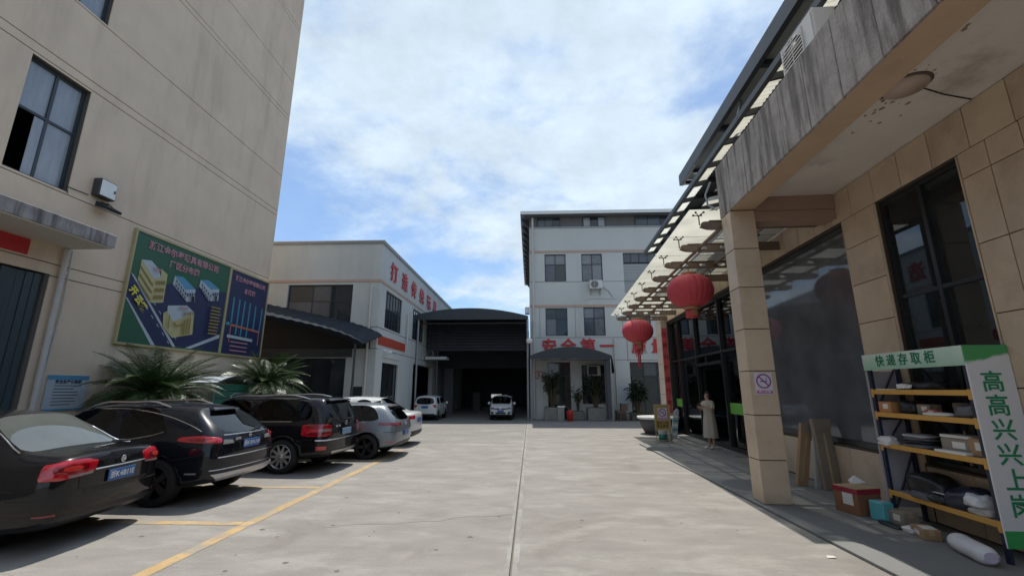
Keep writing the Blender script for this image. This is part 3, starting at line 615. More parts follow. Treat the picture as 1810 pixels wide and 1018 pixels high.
# ------------------------------------------------------------------ right building (tan stone showroom); local frame: x = -(distance out of the wall), y = along the wall
RO = Vector((5.6, 7.0, 0)); RZ = -math.atan(.045)
RT, RN = Vector((.045, 1, 0)).normalized(), Vector((-1, .045, 0)).normalized()
def RW(s, o, z=0): return RO + RT * s + RN * o + Vector((0, 0, z))
rb = thing('showroom_building', 'tan stone clad showroom with black glazing and a weathered concrete porch', 'building', RO, RZ)
W1, W2, EN = (.66, 4.6, .85, 4.73), (-1.63, -.18, .80, 4.76), (5.75, 13.0, .06, 4.72)
b = MB()
for a0, a1, c0, c1 in wall_cells(-22, 14.3, 0, 5.5, [W1, W2, EN]): b.box(0.001, .28, a0, a1, c0, c1, GROUT)
b.box(0, .28, -22, 14.3, 5.501, 8.1, WHITEW)
b.box(.281, 9, 14.0, 14.3, 0, 8.1, WHITEW); b.box(.281, 9, -22, -21.7, 0, 8.1, WHITEW); b.box(8.7, 9, -21.69, 13.99, 0, 8.1, WHITEW)
b.build('wall', rb, local=True)
tcache = {}
def tile(y0, y1, z0, z1, x1=0.0, th=.022, parent=rb, mt=TILE, name='wall_tile', bev=.004):
    g = .006; w_, h_ = round(y1 - y0 - 2 * g, 3), round(z1 - z0 - 2 * g, 3); key = (w_, h_, th, mt.name)
    if w_ < .03 or h_ < .03: return
    if key not in tcache:
        b = MB(); b.box(-th, 0, 0, w_, 0, h_, mt); o = b.build(name, parent, local=True, bevel=bev); tcache[key] = o
    else: o = inst(tcache[key], parent)
    o.location = (x1 + random.uniform(-.0025, .0025), y0 + g, z0 + g); return o
ys = [-4.6 + .55 * k for k in range(34)]
for a, c in zip(ys, ys[1:]):
    if c < 14.3: tile(a, c, 4.77, 5.33)
vz = [.04, .13, .99, 1.85, 2.71, 3.57, 4.43, 4.77]
for a, c in ((-6.2, -5.3), (-5.3, -4.55), (-4.55, -3.8), (-3.8, -3.1), (-3.1, -2.42), (-2.42, -2.03), (-2.03, -1.66)):
    for d, e in zip(vz, vz[1:]): tile(a, c, d, e)
cz = [.04, .27, .93, 1.59, 2.25, 2.91, 3.57, 4.23, 4.77]
for d, e in zip(cz, cz[1:]):
    tile(-.15, .63, d, e); tile(4.63, 5.2, d, e); tile(5.2, 5.72, d, e)
for a in range(5): tile(.66 + a * .788, .66 + (a + 1) * .788, .05, .82)
tile(-1.63, -.9, .05, .78); tile(-.9, -.18, .05, .78)
for y in (-1.64, -.165, .645, 4.615, 5.735):      # stone reveals of the openings
    b = MB(); b.box(-.018, .22, y - .012, y + .012, .82 if y < 5 else .06, 4.76, TILE); b.build('window_reveal', rb, local=True)
# soffit slab, porch beam, weathered fascia
b = MB(); b.box(-1.45, .0, -12, 1.08, 5.335, 5.52, SLAB); b.build('porch_soffit', rb, local=True)
b = MB(); b.box(-1.865, -1.45, -12, 1.13, 5.08, 6.1, BEAMT); b.build('porch_beam', rb, local=True, bevel=.01)
fc = None
for k in range(20):
    y1 = 1.15 - k * .62
    if fc is None:
        b = MB(); b.box(-.035, 0, 0, .614, 5.072, 6.15, CONC_OLD); fc = b.build('fascia_panel', rb, local=True, bevel=.008); o = fc
        fc['label'] = 'weathered grey concrete panel with dark vertical streaks'
    else: o = inst(fc, rb)
    o.location = (-1.866 + random.uniform(-.003, .003), y1 - .614, random.uniform(-.004, .004))
b = MB(); b.box(-1.862, -.02, 1.085, 1.15, 5.34, 6.15, CONC_OLD); b.build('fascia_end', rb, local=True)
b = MB(); b.box(-1.449, -.024, .74, 1.07, 4.86, 5.06, mat('brown_pink_beam', (.33, .22, .175), .8, .08, 2, bump=.1)); b.box(-1.449, -.024, .72, 1.08, 5.062, 5.334, MT['brown_pink_beam']); b.build('cross_beam', rb, local=True, bevel=.008)
b = MB(); b.lathe([(.215, 5.30), (.215, 5.334)], (-1.03, -2.35, 0), flat('pink_patch', (.50, .40, .34), .9), 28); b.lathe([(.222, 5.318), (.25, 5.334)], (-1.03, -2.35, 0), flat('ring_stain', (.13, .10, .09), .9), 28); b.build('ceiling_patch', rb, local=True)
STAIN = flat('brown_stain', (.30, .21, .17), .95)
b = MB(); rs = random.Random(3)
for k in range(46):
    a = rs.uniform(0, 6.28); d = rs.uniform(.25, .9) if k > 18 else rs.uniform(.22, .3); cx_, cy_ = -1.03 + d * .55 * math.cos(a), -2.35 + d * 1.25 * math.sin(a); r_ = rs.uniform(.008, .03)
    if -1.42 < cx_ < -.05: b.poly([(cx_ + r_ * rs.uniform(.6, 1.2) * math.cos(q), cy_ + r_ * rs.uniform(.7, 1.8) * math.sin(q), 5.3335) for q in [k2 * -.785 for k2 in range(8)]], STAIN)
sp = b.build('mould_speck', rb, local=True); sp['kind'] = 'stuff'
b = MB(); b.tube([(-.81, -2.3, 5.33), (-.45, -2.15, 5.328), (-.03, -2.02, 5.328)], .008, BLACK, 5); b.build('ceiling_conduit', rb, local=True)
# porch pillar
pz = [.03, .70, 1.41, 2.14, 2.86, 3.61, 4.33, 5.07]
b = MB(); b.box(-1.885, -1.475, .715, 1.085, 0, 5.07, GROUT); pil = b.build('pillar', rb, local=True)
for d, e in zip(pz, pz[1:]):
    b = MB(); b.box(-1.9, -1.46, .70, 1.10, d + .006, e - .008, TILE); b.build('cladding_stone', pil, local=True, bevel=.006)
# glazing
def rwin(hole, us, zs, panes=None, rec=.12, fw=.07, gm=SHOPG, dep=.07, fm=FRAMEB):
    return frame_window(rb, 'x-l', 0, *hole[:2], hole[2], hole[3], us, zs, panes, fm, fw, dep, recess=rec, gm=gm)
rwin(W2, [-.93], [3.2], gm=glass_mat('blue_tinted_glass', (.22, .28, .32), .02, (.10, .13, .15), .5, ior=1.6)); rwin(W1, [], [], fw=.10, gm=SHOPF)
f = rwin(EN, [7.15, 9.6, 11.75], [2.98], panes=[SHOPG, None, SHOPG, SHOPG, SHOPG, SHOPG, SHOPG, SHOPG], fw=.09, rec=.2, dep=.13)
b = MB(); b.box(.07, .2, 7.24, 9.5, 2.62, 2.72, FRAMEB); b.box(.07, .2, 8.55, 8.63, 2.72, 2.93, FRAMEB); b.build('door_head', f, local=True)
# open glass door leaf folded inwards
b = MB(); b.box(.25, 1.25, 9.47, 9.52, .08, .16, FRAMEB); b.box(.25, 1.25, 9.47, 9.52, 2.5, 2.6, FRAMEB); b.box(.25, .33, 9.47, 9.52, .161, 2.499, FRAMEB); b.box(1.17, 1.25, 9.47, 9.52, .161, 2.499, FRAMEB); dl = b.build('door', rb, local=True)
b = MB(); b.box(.331, 1.169, 9.49, 9.50, .161, 2.499, SHOPG); b.build('pane', dl, local=True)
b = MB(); b.tube([(.38, 9.43, 1.0), (.38, 9.43, 1.4)], .015, METALG, 6); b.build('handle', dl, local=True)
GRN = flat('green_strip', (.16, .44, .08), .5)
for y0, y1 in ((5.84, 7.08), (11.84, 12.9)):
    b = MB(); b.box(.155, .163, y0, y1, 1.1, 1.42, GRN); b.build('green_film', f, local=True)
# interior
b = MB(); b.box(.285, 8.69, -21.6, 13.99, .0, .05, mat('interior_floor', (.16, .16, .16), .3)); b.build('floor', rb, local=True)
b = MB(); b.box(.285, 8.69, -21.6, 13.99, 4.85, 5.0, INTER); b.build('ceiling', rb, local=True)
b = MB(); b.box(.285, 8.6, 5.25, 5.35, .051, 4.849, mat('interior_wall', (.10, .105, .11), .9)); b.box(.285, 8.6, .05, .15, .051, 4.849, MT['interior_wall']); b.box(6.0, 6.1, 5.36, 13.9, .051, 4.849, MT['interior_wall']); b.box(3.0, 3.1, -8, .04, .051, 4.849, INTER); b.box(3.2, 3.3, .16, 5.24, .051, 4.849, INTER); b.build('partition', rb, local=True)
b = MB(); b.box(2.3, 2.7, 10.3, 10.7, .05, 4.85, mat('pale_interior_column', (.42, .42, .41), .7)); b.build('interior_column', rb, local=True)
for k, (x, y) in enumerate(((1.6, 11.2), (1.7, 6.6))):
    t = thing('display_table', ('white display table behind the far glass pane of the showroom', 'white display table behind the glass pane nearest the porch pillar')[k], 'table', RW(y, -x, .05), RZ)
    b = MB(); b.box(-.4, .4, -.8, .8, .72, .76, WHITE); b.build('tabletop', t, local=True, bevel=.005)
    for sx in (-.34, .34):
        for sy in (-.74, .74): b = MB(); b.tube([(sx, sy, 0), (sx, sy, .72)], .02, METALG, 6); b.build('leg', t, local=True)
    b = MB(); b.box(-.36, .36, -.7, .7, .12, .14, flat('pale_board', (.45, .43, .40))); b.build('lower_shelf', t, local=True)
    for q in range(3):
        b = MB(); b.box(-.15, .2, -.6 + q * .42, -.3 + q * .42, 0, .1 + .08 * ((q + k) % 2), (WHITE, CGLASS, PRINTB)[q]); p = b.build('display_box', local=True); p.location = RW(y, -x, .812); p.rotation_euler.z = RZ
        tag(p, ('white box', 'pale grey box', 'blue box')[q] + (' on the far showroom table', ' on the near showroom table')[k], 'box')
t = thing('wall_poster', 'red paper poster with a round mark behind the upper showroom pane', 'poster', RW(8.45, -.30, 3.5), RZ)
b = MB(); b.box(-.006, .0, -.42, .42, 0, .82, flat('poster_red', (.62, .05, .08), .6)); b.build('sheet', t, local=True)
me = curve_mesh([circ(0, .41, .2), circ(0, .41, .13)], .002); me.transform(FXN); me.transform(Matrix.Translation((-.012, 0, 0))); me.materials.append(flat('poster_dark_red', (.35, .02, .04), .6)); link(bpy.data.objects.new('printed_ring', me), t)
t = thing('notice_paper', 'white notice sheet hanging inside the showroom doorway behind the person', 'poster', RW(7.75, -.6, 1.35), RZ); b = MB(); b.box(0, .01, -.25, .22, 0, .55, WHITE); b.build('sheet', t, local=True)
b = MB()
for q in range(4): b.box(-.004, -.001, -.2, .15, .08 + q * .1, .12 + q * .1, PRINTN)
b.build('printed_lines', t, local=True)
# far corner column with couplet banner
b = MB(); b.box(-.25, -.001, 13.02, 13.9, .03, 5.3, GROUT); fcol = b.build('corner_column', rb, local=True)
TILEL = mat('pale_stone', (.58, .50, .41), .55, .07, 1.5)
for d, e in zip(cz + [5.3], (cz + [5.3])[1:]):
    b = MB(); b.box(-.27, -.0005, 13.0, 13.92, d + .006, e - .006, TILEL); b.build('cladding_stone', fcol, local=True, bevel=.005)
t = thing('couplet_banner', 'tall faded red paper couplet on the far corner column of the showroom', 'banner', RW(12.99, .14, .8), RZ)
b = MB(); b.box(-.11, .11, -.012, -.002, 0, 3.7, flat('faded_couplet_red', (.60, .09, .12), .7)); b.build('sheet', t, local=True)
for k, ch in enumerate('生意兴隆通四海'):
    text(ch, .26, (0, -.016, 3.4 - k * .5), FYN, flat('couplet_ink', (.30, .02, .04), .6), t, 'character', .006, .001, local=True)
CLEAR = glass_mat('clear_pane', (.95, .96, .95), .02)
# glass canopy on brown bracket beams
cp = thing('glass_canopy', 'glass entrance canopy on brown steel brackets with spider fittings', 'canopy', RO, RZ)
SB = [1.34 + 1.424 * i for i in range(9)]
def slot(cx_, rx, ry): return [(cx_ - rx + ry * math.cos(a), ry * math.sin(a)) for a in [math.pi / 2 + k * math.pi / 8 for k in range(9)]] + [(cx_ + rx + ry * math.cos(a), ry * math.sin(a)) for a in [-math.pi / 2 + k * math.pi / 8 for k in range(9)]]
outer = [(0, .09), (1.9, .08)] + [(2.14 + .08 * math.cos(a), .08 * math.sin(a)) for a in [math.pi / 2 - k * math.pi / 8 for k in range(9)]] + [(1.9, -.08), (0, -.09)]
me = curve_mesh([outer, slot(1.72, .06, .04), slot(.78, .06, .04), slot(1.25, .05, .035)], .012)
me.transform(Matrix(((-1, 0, 0, 0), (0, 0, 1, 0), (0, 1, 0, 0), (0, 0, 0, 1)))); me.materials.append(BROWNS)
fl_ = MB()
for z in (.085, -.095):
    fl_.prism([(-.02, -.03, z * 1.02), (-.02, .03, z * 1.02), (-2.05, .03, z), (-2.05, -.03, z)], (0, 0, .012), BROWNS)
fl_.prism([(-2.06, -.05, -.09), (-2.06, .05, -.09), (-2.232, .05, -.03), (-2.232, -.05, -.03)], (0, 0, .01), BROWNS)
flm = fl_.mesh('bracket_flange')
sp_ = MB()
for sx in (-1, 1):
    for sy in (-1, 1):
        sp_.tube([(0, 0, .02), (sx * .07, sy * .07, .06), (sx * .13, sy * .13, .08)], .014, BLACK, 6); sp_.lathe([(.0, .06), (.034, .065), (.034, .105), (0, .115)], (sx * .13, sy * .13, 0), BLACK, 10)
sp_.tube([(0, 0, -.24), (0, 0, .03)], .02, BLACK, 8)
spm = sp_.mesh('spider_fitting')
canz = lambda y: 5.31 - .0145 * (y - 1.17)
for s_ in SB:
    o = link(bpy.data.objects.new('bracket_beam', me), cp); o.location = (0, s_, 4.9 + (canz(s_) - 5.13) * .75)
    q = link(bpy.data.objects.new('flange', flm), o)
    for x, dz in ((-2.24, .0), (-.55, .0)):
        q = link(bpy.data.objects.new('spider_fitting', spm), cp); q.location = (x, s_, canz(s_) - .088); q.scale = (.6, .6, .75)
edges = [1.17] + SB[1:-1] + [13.2]
for a, c in zip(edges, edges[1:]):
    for x0, x1 in ((-2.46, -1.26), (-1.25, -.05)):
        b = MB(); b.box(x0, x1, a + .008, c - .008, 5.115, 5.127, CLEAR); b.mi[0] = b.m(CANG); b.v = [(x, y, z - 5.115 + canz(y)) for x, y, z in b.v]; b.build('glass_pane', cp, local=True)
for x in (-1.78, -.95):
    b = MB(); b.tube([(x, 1.18, 5.02), (x, 13.1, 5.02)], .042, BROWNS, 10); b.build('purlin', cp, local=True)
# lower lean-to roof with translucent strip, and upper eave
lr = thing('lean_to_roof', 'dark lean-to roof with pale translucent sheets above the porch and canopy', 'roof', RO, RZ)
TRL = glass_mat('translucent_sheet', (.85, .85, .78), .3, (.90, .87, .74), .6)
b = MB(); b.box(-1.54, -1.45, -12, 9.9, 6.96, 7.08, METALD); b.build('gutter', lr, local=True)
r0 = None
for k in range(22):
    y = 9.8 - k * 1.02
    if r0 is None: b = MB(); b.prism([(-1.45, 0, 6.98), (-.02, 0, 7.28), (-.02, 0, 7.40), (-1.45, 0, 7.09)], (0, .06, 0), METALD); r0 = b.build('rafter', lr, local=True); r0.location = (0, y, 0)
    else: inst(r0, lr, loc=(0, y, 0))
t0 = d0 = None
for k in range(21):
    y = 9.8 - k * 1.02
    if t0 is None:
        P = [[(-1.45 + q * .34, -i * .0306, 7.10 + q * .075 + .014 * math.sin(i * 1.6)) for q in (0, 1)] for i in range(2, 31)]
        b = MB(); b.grid(P, TRL); t0 = b.build('translucent_sheet', lr, local=True); t0.location = (0, y + .06, 0)
        P = [[(-1.10 + q * .55, -i * .0353, 7.178 + q * .118 + .014 * math.sin(i * 1.6)) for q in (0, 1)] for i in range(30)]
        b = MB(); b.grid(P, METALD); b.grid([[(-.54 + q * .52, -i * .0353, 7.30 + q * .1 + .014 * math.sin(i * 1.6)) for q in (0, 1)] for i in range(30)], TRL); d0 = b.build('roof_sheet', lr, local=True); d0.location = (0, y + .06, 0)
    else: inst(t0, lr, loc=(0, y + .06, 0)); inst(d0, lr, loc=(0, y + .06, 0))
ue = thing('upper_eave', 'upper grey steel eave jutting out high above the showroom porch', 'roof', RO, RZ)
SOF = mat('eave_soffit_sheet', (.36, .38, .38), .6, .12, 1.0)
b = MB(); b.box(-1.06, 8.8, -14, 5.62, 8.12, 8.15, SOF); b.box(-1.06, 9, -14, 5.68, 8.151, 8.30, METALD); b.build('roof_deck', ue, local=True)
b = MB(); b.box(-1.17, -1.062, -14, 5.72, 7.98, 8.32, METALD); b.box(-1.06, .6, 5.63, 5.72, 8.0, 8.118, METALD); b.build('eave_fascia', ue, local=True)
for k in range(9):
    b = MB(); b.box(-1.05, -.01, 4.9 - k * 2.2, 5.0 - k * 2.2, 8.0, 8.119, METALD); b.build('rafter', ue, local=True)
b = MB(); b.tube([(-1.0, 1.6, 8.0), (-1.25, 1.65, 7.12)], .03, METALG, 6); b.build('strut', ue, local=True)
M = Matrix.Translation(RW(-1.62, 1.55, 6.28)) @ Matrix.Rotation(RZ - R(90), 4, 'Z')
ac_unit('air_conditioner', 'white air conditioner grille on top of the weathered porch fascia', M)
b = MB(); b.tube([RW(1.3, 1.95, 5.95), RW(1.38, 2.05, 5.7), RW(1.3, 2.05, 5.45), RW(1.2, 1.92, 5.3)], .02, METALG, 6); p = b.build('loose_pipe', origin=RW(1.3, 2, 5.3)); tag(p, 'loop of grey pipe at the end of the porch fascia', 'pipe')
# entrance step
b = MB(); b.box(-.35, .28, 5.8, 12.95, .0, .055, mat('step_granite', (.20, .195, .19), .6)); b.build('step', rb, local=True, bevel=.006)

# lanterns
def lantern(name, label, loc, r, hang):
    t = thing(name, label, 'lantern', loc, 0, 'red lanterns under the glass canopy')
    LR = mat('lantern_red', (.50, .055, .075), .7, .12, 5); GO = flat('lantern_gold', (.36, .22, .11), .5)
    h = r * .755; prof = [(r * math.sin(math.pi * (.09 + .82 * i / 22)) ** .8, -h * math.cos(math.pi * (.09 + .82 * i / 22))) for i in range(23)]
    b = MB(); b.lathe(prof, (0, 0, 0), LR, 96, mod=lambda i, k: 1 - .035 * (k % 4 == 0)); b.build('silk_body', t, local=True)
    for z, a in ((h * .93, 1), (-h * .93, -1)):
        b = MB(); b.lathe([(r * .34, 0), (r * .34, a * r * .14), (r * .26, a * r * .15)], (0, 0, z), GO, 24); b.build('rim', t, local=True)
    b = MB(); b.lathe([(r * .27, -h * 1.10), (r * .27, -h * 1.6)], (0, 0, 0), LR, 20); b.build('lower_sleeve', t, local=True)
    b = MB()
    for k in range(14 if hang[1] else 0):
        a = k * 2 * math.pi / 14; b.tube([(r * .25 * math.cos(a), r * .25 * math.sin(a), -h * 1.55), (r * .2 * math.cos(a), r * .2 * math.sin(a), -h * (1.85 + .2 * (k % 3)))], .012, LR, 4)
    if hang[1]:
        for k in range(6): b.tube([(.05 * math.cos(k), .05 * math.sin(k), -h * 1.6), (.04 * math.cos(k), .04 * math.sin(k), -h * 1.6 - .55 - .05 * (k % 3))], .014, LR, 4)
    if b.v: tq = b.build('tassel', t, local=True); tq['kind'] = 'stuff'
    me = text_polys('福', r * .3, .002, .001); me.materials.clear(); me.materials.append(GO)
    me.transform(Matrix.Translation((0, -r * .275, -h * 1.36)) @ FYN); link(bpy.data.objects.new('gold_character', me), t)
    b = MB(); b.tube([(0, 0, h * 1.05), (0, 0, hang[0] - loc[2])], .012, BROWNS, 5); b.build('hanging_wire', t, local=True); return t
lantern('red_lantern', 'larger looking red silk lantern hanging nearest the porch pillar', Vector((4.06, 11.0, 4.25)), .56, (4.9, False))
lantern('red_lantern', 'farther red silk lantern with long tassel hanging at the canopy end', Vector((3.9, 16.0, 3.87)), .55, (4.9, True))

# no smoking sign on the pillar
def nosmoke(parent, at, face, s, local):
    """square printed no smoking notice, s = width"""
    M = Matrix.Translation(at) @ face
    def put(me, m, name):
        me.transform(M if local else wmat(parent).inverted() @ M); me.materials.clear(); me.materials.append(m); link(bpy.data.objects.new(name, me), parent)
    put(curve_mesh([[(-s / 2, -s * .70), (s / 2, -s * .70), (s / 2, s * .55), (-s / 2, s * .55)]], .003), flat('notice_lilac', (.66, .60, .66), .4), 'notice_sheet')
    PU = flat('notice_purple', (.20, .05, .26), .4)
    me = curve_mesh([circ(0, .06 * s, .42 * s, n=32), circ(0, .06 * s, .345 * s, n=32)], .0015); me.transform(Matrix.Translation((0, 0, .006))); put(me, PU, 'prohibition_ring')
    me = curve_mesh([[(-.30 * s, .31 * s), (-.25 * s, .36 * s), (.30 * s, -.19 * s), (.25 * s, -.24 * s)]], .0015); me.transform(Matrix.Translation((0, 0, .0062))); put(me, PU, 'slash')
    me = curve_mesh([[(-.2 * s, .02 * s), (.2 * s, .02 * s), (.2 * s, .08 * s), (-.2 * s, .08 * s)], [(.12 * s, .13 * s), (.16 * s, .13 * s), (.19 * s, .26 * s), (.15 * s, .26 * s)]], .001); me.transform(Matrix.Translation((0, 0, .0055))); put(me, PU, 'cigarette')
    me = curve_mesh([[(-.44 * s, -.64 * s), (.44 * s, -.64 * s), (.44 * s, -.46 * s), (-.44 * s, -.46 * s)]], .001); me.transform(Matrix.Translation((0, 0, .005))); put(me, flat('notice_magenta', (.42, .10, .34), .4), 'caption_bar')
    me = text_polys('禁止吸烟', s * .17, 0, .001); me.transform(Matrix.Translation((0, -.55 * s, .008))); put(me, WHITE, 'caption')
t = thing('no_smoking_sign', 'square no smoking notice stuck on the porch pillar', 'sign', RW(.694, 1.68, 1.75), RZ)
nosmoke(t, (0, -.004, .2), FYN, .29, True)
# gilt A-frame board with no smoking notice
t = thing('standing_sign', 'gold framed standing board with a no smoking notice beside the far column', 'sign', (4.69, 16.5, .0), R(2))
b = MB(); b.box(-.27, .27, -.02, .02, .42, 1.27, flat('sign_gold', (.42, .29, .10), .4)); b.build('board', t, local=True, bevel=.006)
b = MB()
for x0, x1, z0, z1 in ((-.285, .285, 1.24, 1.285), (-.285, .285, .40, .44), (-.285, -.245, .441, 1.239), (.245, .285, .441, 1.239)): b.box(x0, x1, -.032, -.0205, z0, z1, GOLDF)
b.build('frame', t, local=True)
for x in (-.25, .25): b = MB(); b.tube([(x, 0, .42), (x, 0, .02)], .014, GOLDF, 6); b.build('leg', t, local=True)
for x in (-.25, .25): b = MB(); b.tube([(x, -.22, .02), (x, .22, .02)], .014, GOLDF, 6); b.build('foot', t, local=True)
b = MB(); b.tube([(-.25, 0, .06), (.25, 0, .06)], .012, GOLDF, 6); b.build('crossbar', t, local=True)
nosmoke(t, (.01, -.026, .98), FYN, .33, True)
text('禁止入内', .095, (0, -.026, .64), FYN, flat('sign_brown', (.10, .06, .02), .5), t, 'lettering', .003, .001, local=True, spacing=1.2); text('禁止停车', .095, (0, -.026, .53), FYN, MT['sign_brown'], t, 'lettering', .003, .001, local=True, spacing=1.2)
t = thing('paint_bucket', 'white and green tub standing under the gold framed sign', 'bucket', (4.73, 16.75, 0)); b = MB(); b.lathe([(.12, 0), (.15, .36), (.16, .37)], (0, 0, 0), WHITE, 20); b.build('tub', t, local=True)
b = MB(); b.lathe([(.127, .05), (.143, .24)], (0, 0, 0), flat('label_green', (.03, .24, .16), .5), 20); b.build('label_band', t, local=True)
t = thing('paint_bucket', 'small grey white tin beside the tub under the gold framed sign', 'bucket', (4.96, 16.72, 0)); b = MB(); b.lathe([(.10, 0), (.11, .26)], (0, 0, 0), CGLASS, 16); b.build('tub', t, local=True)
t = thing('leaning_board', 'tall white board leaning at the foot of the far showroom column', 'board', (5.42, 17.6, 0), RZ)
b = MB(); b.prism([(-.16, 0, .0), (.10, 0, .0), (.24, 0, 1.02), (.18, 0, 1.1), (.05, 0, .98)], (0, .05, 0), PRINTW); b.build('board', t, local=True, bevel=.008)
b = MB()
for k in range(5): b.prism([(-.07 + k * .02, -.004, .12 + k * .16), (.1 + k * .02, -.004, .12 + k * .16), (.1 + k * .02, -.004, .2 + k * .16), (-.07 + k * .02, -.004, .2 + k * .16)], (0, .003, 0), PRINTB if k % 2 else WHITE)
b.build('printed_lines', t, local=True)
t = thing('leaning_board', 'short cream board leaning beside the tall white board at the column', 'board', (5.12, 17.45, 0), RZ); b = MB(); b.prism([(-.12, 0, 0), (.1, 0, 0), (.14, 0, .5), (-.08, 0, .5)], (0, .04, .0), mat('cream_board', (.6, .55, .46), .8)); b.build('board', t, local=True)
t = thing('round_planter', 'large round dark planter with a white rim behind the gold framed sign', 'planter', (5.35, 19.4, 0))
b = MB(); b.lathe([(.55, 0), (.72, .30), (.80, .60)], (0, 0, 0), mat('dark_planter', (.09, .09, .10), .7), 36); b.build('bowl', t, local=True)
b = MB(); b.lathe([(.80, .60), (.86, .62), (.86, .70), (.78, .70), (.74, .60)], (0, 0, 0), WHITE, 36); b.build('rim', t, local=True)
b = MB(); b.lathe([(.73, .601), (.0, .63)], (0, 0, 0), flat('soil', (.05, .04, .03), .95), 24); b.build('soil', t, local=True)

# ------------------------------------------------------------------ parcel rack and parcels
from mathutils import noise
RKP = RW(0, 0, .03)
rk = thing('parcel_rack', 'steel parcel rack with orange shelves, green header and a tall printed side board', 'rack', RKP, RZ)
NAVY = flat('rack_navy', (.02, .025, .05), .45); ORNG = mat('rack_orange', (.62, .33, .07), .45, .08, 4); DECK = flat('rack_deck', (.35, .34, .32), .6)
def hdr(name, lo, hi, z0, z1):
    if name in MT: return MT[name]
    m = mat(name, lo, .4, .05, 3); t = m.node_tree; bs = t.nodes['Principled BSDF']
    co = t.nodes.new('ShaderNodeTexCoord'); n = t.nodes.new('ShaderNodeTexNoise'); n.inputs['Scale'].default_value = 3.2; n.inputs['Detail'].default_value = 3; t.links.new(co.outputs['Object'], n.inputs['Vector'])
    s = t.nodes.new('ShaderNodeSeparateXYZ'); t.links.new(co.outputs['Object'], s.inputs[0])
    a = t.nodes.new('ShaderNodeMath'); a.operation = 'MULTIPLY_ADD'; t.links.new(n.outputs[0], a.inputs[0]); a.inputs[1].default_value = -.30; t.links.new(s.outputs[2], a.inputs[2])
    q = t.nodes.new('ShaderNodeMapRange'); t.links.new(a.outputs[0], q.inputs[0]); q.inputs[1].default_value = z0; q.inputs[2].default_value = z1
    mx = t.nodes.new('ShaderNodeMix'); mx.data_type = 'RGBA'; t.links.new(q.outputs[0], mx.inputs[0]); mx.inputs[6].default_value = (*lo, 1); mx.inputs[7].default_value = (*hi, 1); t.links.new(mx.outputs[2], bs.inputs['Base Color']); return m
HP = hdr('header_print', (.34, .55, .42), (.62, .74, .68), 1.95, 2.2)
SP1 = hdr('side_print', (.70, .71, .75), (.07, .34, .12), 1.98, 2.02)
for x in (-.45, -.06):
    for y in (-1.63, -.05):
        b = MB(); b.box(x - .02, x + .02, y - .025, y + .025, 0, 2.28, NAVY); b.build('post', rk, local=True)
for k, z in enumerate((1.80, 1.48, 1.05, .41)):
    b = MB(); b.box(-.475, -.44, -1.60, -.08, z - .065, z, ORNG); b.box(-.478, -.47, -1.655, -1.60, z - .11, z + .01, ORNG); b.box(-.478, -.47, -.08, -.03, z - .11, z + .01, ORNG); sb = b.build('shelf_beam', rk, local=True, bevel=.004)
    b = MB(); b.box(-.07, -.04, -1.60, -.08, z - .065, z, ORNG); b.build('shelf_beam', rk, local=True)
    b = MB(); b.box(-.438, -.072, -1.6, -.08, z - .02, z - .004, DECK); b.build('shelf', rk, local=True)
b = MB()
for z0, z1 in ((1.5, 2.2), (.95, 1.48), (.1, .95)): b.tube([(-.45, -.06, z0), (-.06, -.06, z1)], .014, NAVY, 5)
b.tube([(-.45, -.06, 1.38), (-.06, -.06, 1.38)], .014, NAVY, 5); b.build('brace', rk, local=True)
b = MB(); b.box(-.50, -.481, -1.68, .0, 2.08, 2.31, HP); hd = b.build('header_board', rk, local=True)
for k, ch in enumerate('快递存取柜'): text(ch, .165, (-.504, -.36 - k * .215, 2.195), FXN, flat('dark_green_ink', (.01, .17, .08), .5), hd, 'character', .003, .001, local=True)
b = MB(); b.box(-.50, -.03, -1.70, -1.682, .17, 2.31, SP1); sd2 = b.build('side_board', rk, local=True)
b = MB(); b.box(-.50, -.03, -1.7035, -1.7005, .17, .34, flat('board_green', (.04, .36, .10), .4)); b.build('green_base', sd2, local=True)
for k, ch in enumerate('高高兴兴上岗'): text(ch, .245, (-.27, -1.7045, 1.88 - k * .262), FYN, flat('green_ink', (.01, .24, .10), .5), sd2, 'character', .0035, .001, local=True)
b = MB(); b.box(-.49, -.03, -.012, .0, .17, 2.07, flat('panel_lilac', (.42, .40, .45), .6)); b.build('far_side_board', rk, local=True)
CARD = mat('cardboard', (.36, .225, .125), .85, .1, 3, bump=.05); CARD2 = mat('grey_cardboard', (.27, .225, .18), .85, .1, 3); TAPE = flat('parcel_tape', (.45, .34, .2), .25)
BAGK = mat('black_poly', (.014, .015, .018), .35, .3, 8, spec=.5); BAGG = mat('grey_poly', (.10, .105, .115), .4, .2, 6); BAGW = mat('white_poly', (.70, .70, .71), .4, .06, 5); PAPER = flat('paper', (.68, .67, .64), .7)
def place(o, s, o_, z, rz=0):
    o.location = RW(s, o_, z); o.rotation_euler = (0, 0, RZ + rz); return o
def carton(label, s, o_, z, w_, d_, h_, rz=0, mt=CARD, tape=True, name='carton'):
    t = thing(name, label, 'box'); place(t, s, o_, z, rz)
    b = MB(); b.box(-d_ / 2, d_ / 2, -w_ / 2, w_ / 2, 0, h_, mt); b.build('body', t, local=True, bevel=.006)
    if tape:
        b = MB(); b.box(-.025, .025, -w_ / 2 - .001, w_ / 2 + .001, h_ - .06, h_ + .001, TAPE); b.build('tape', t, local=True)
    b = MB(); b.box(-d_ / 2 - .002, -d_ / 2 - .0005, -w_ * .3, w_ * .12, h_ * .35, h_ * .8, PAPER); b.build('label', t, local=True)
    return t
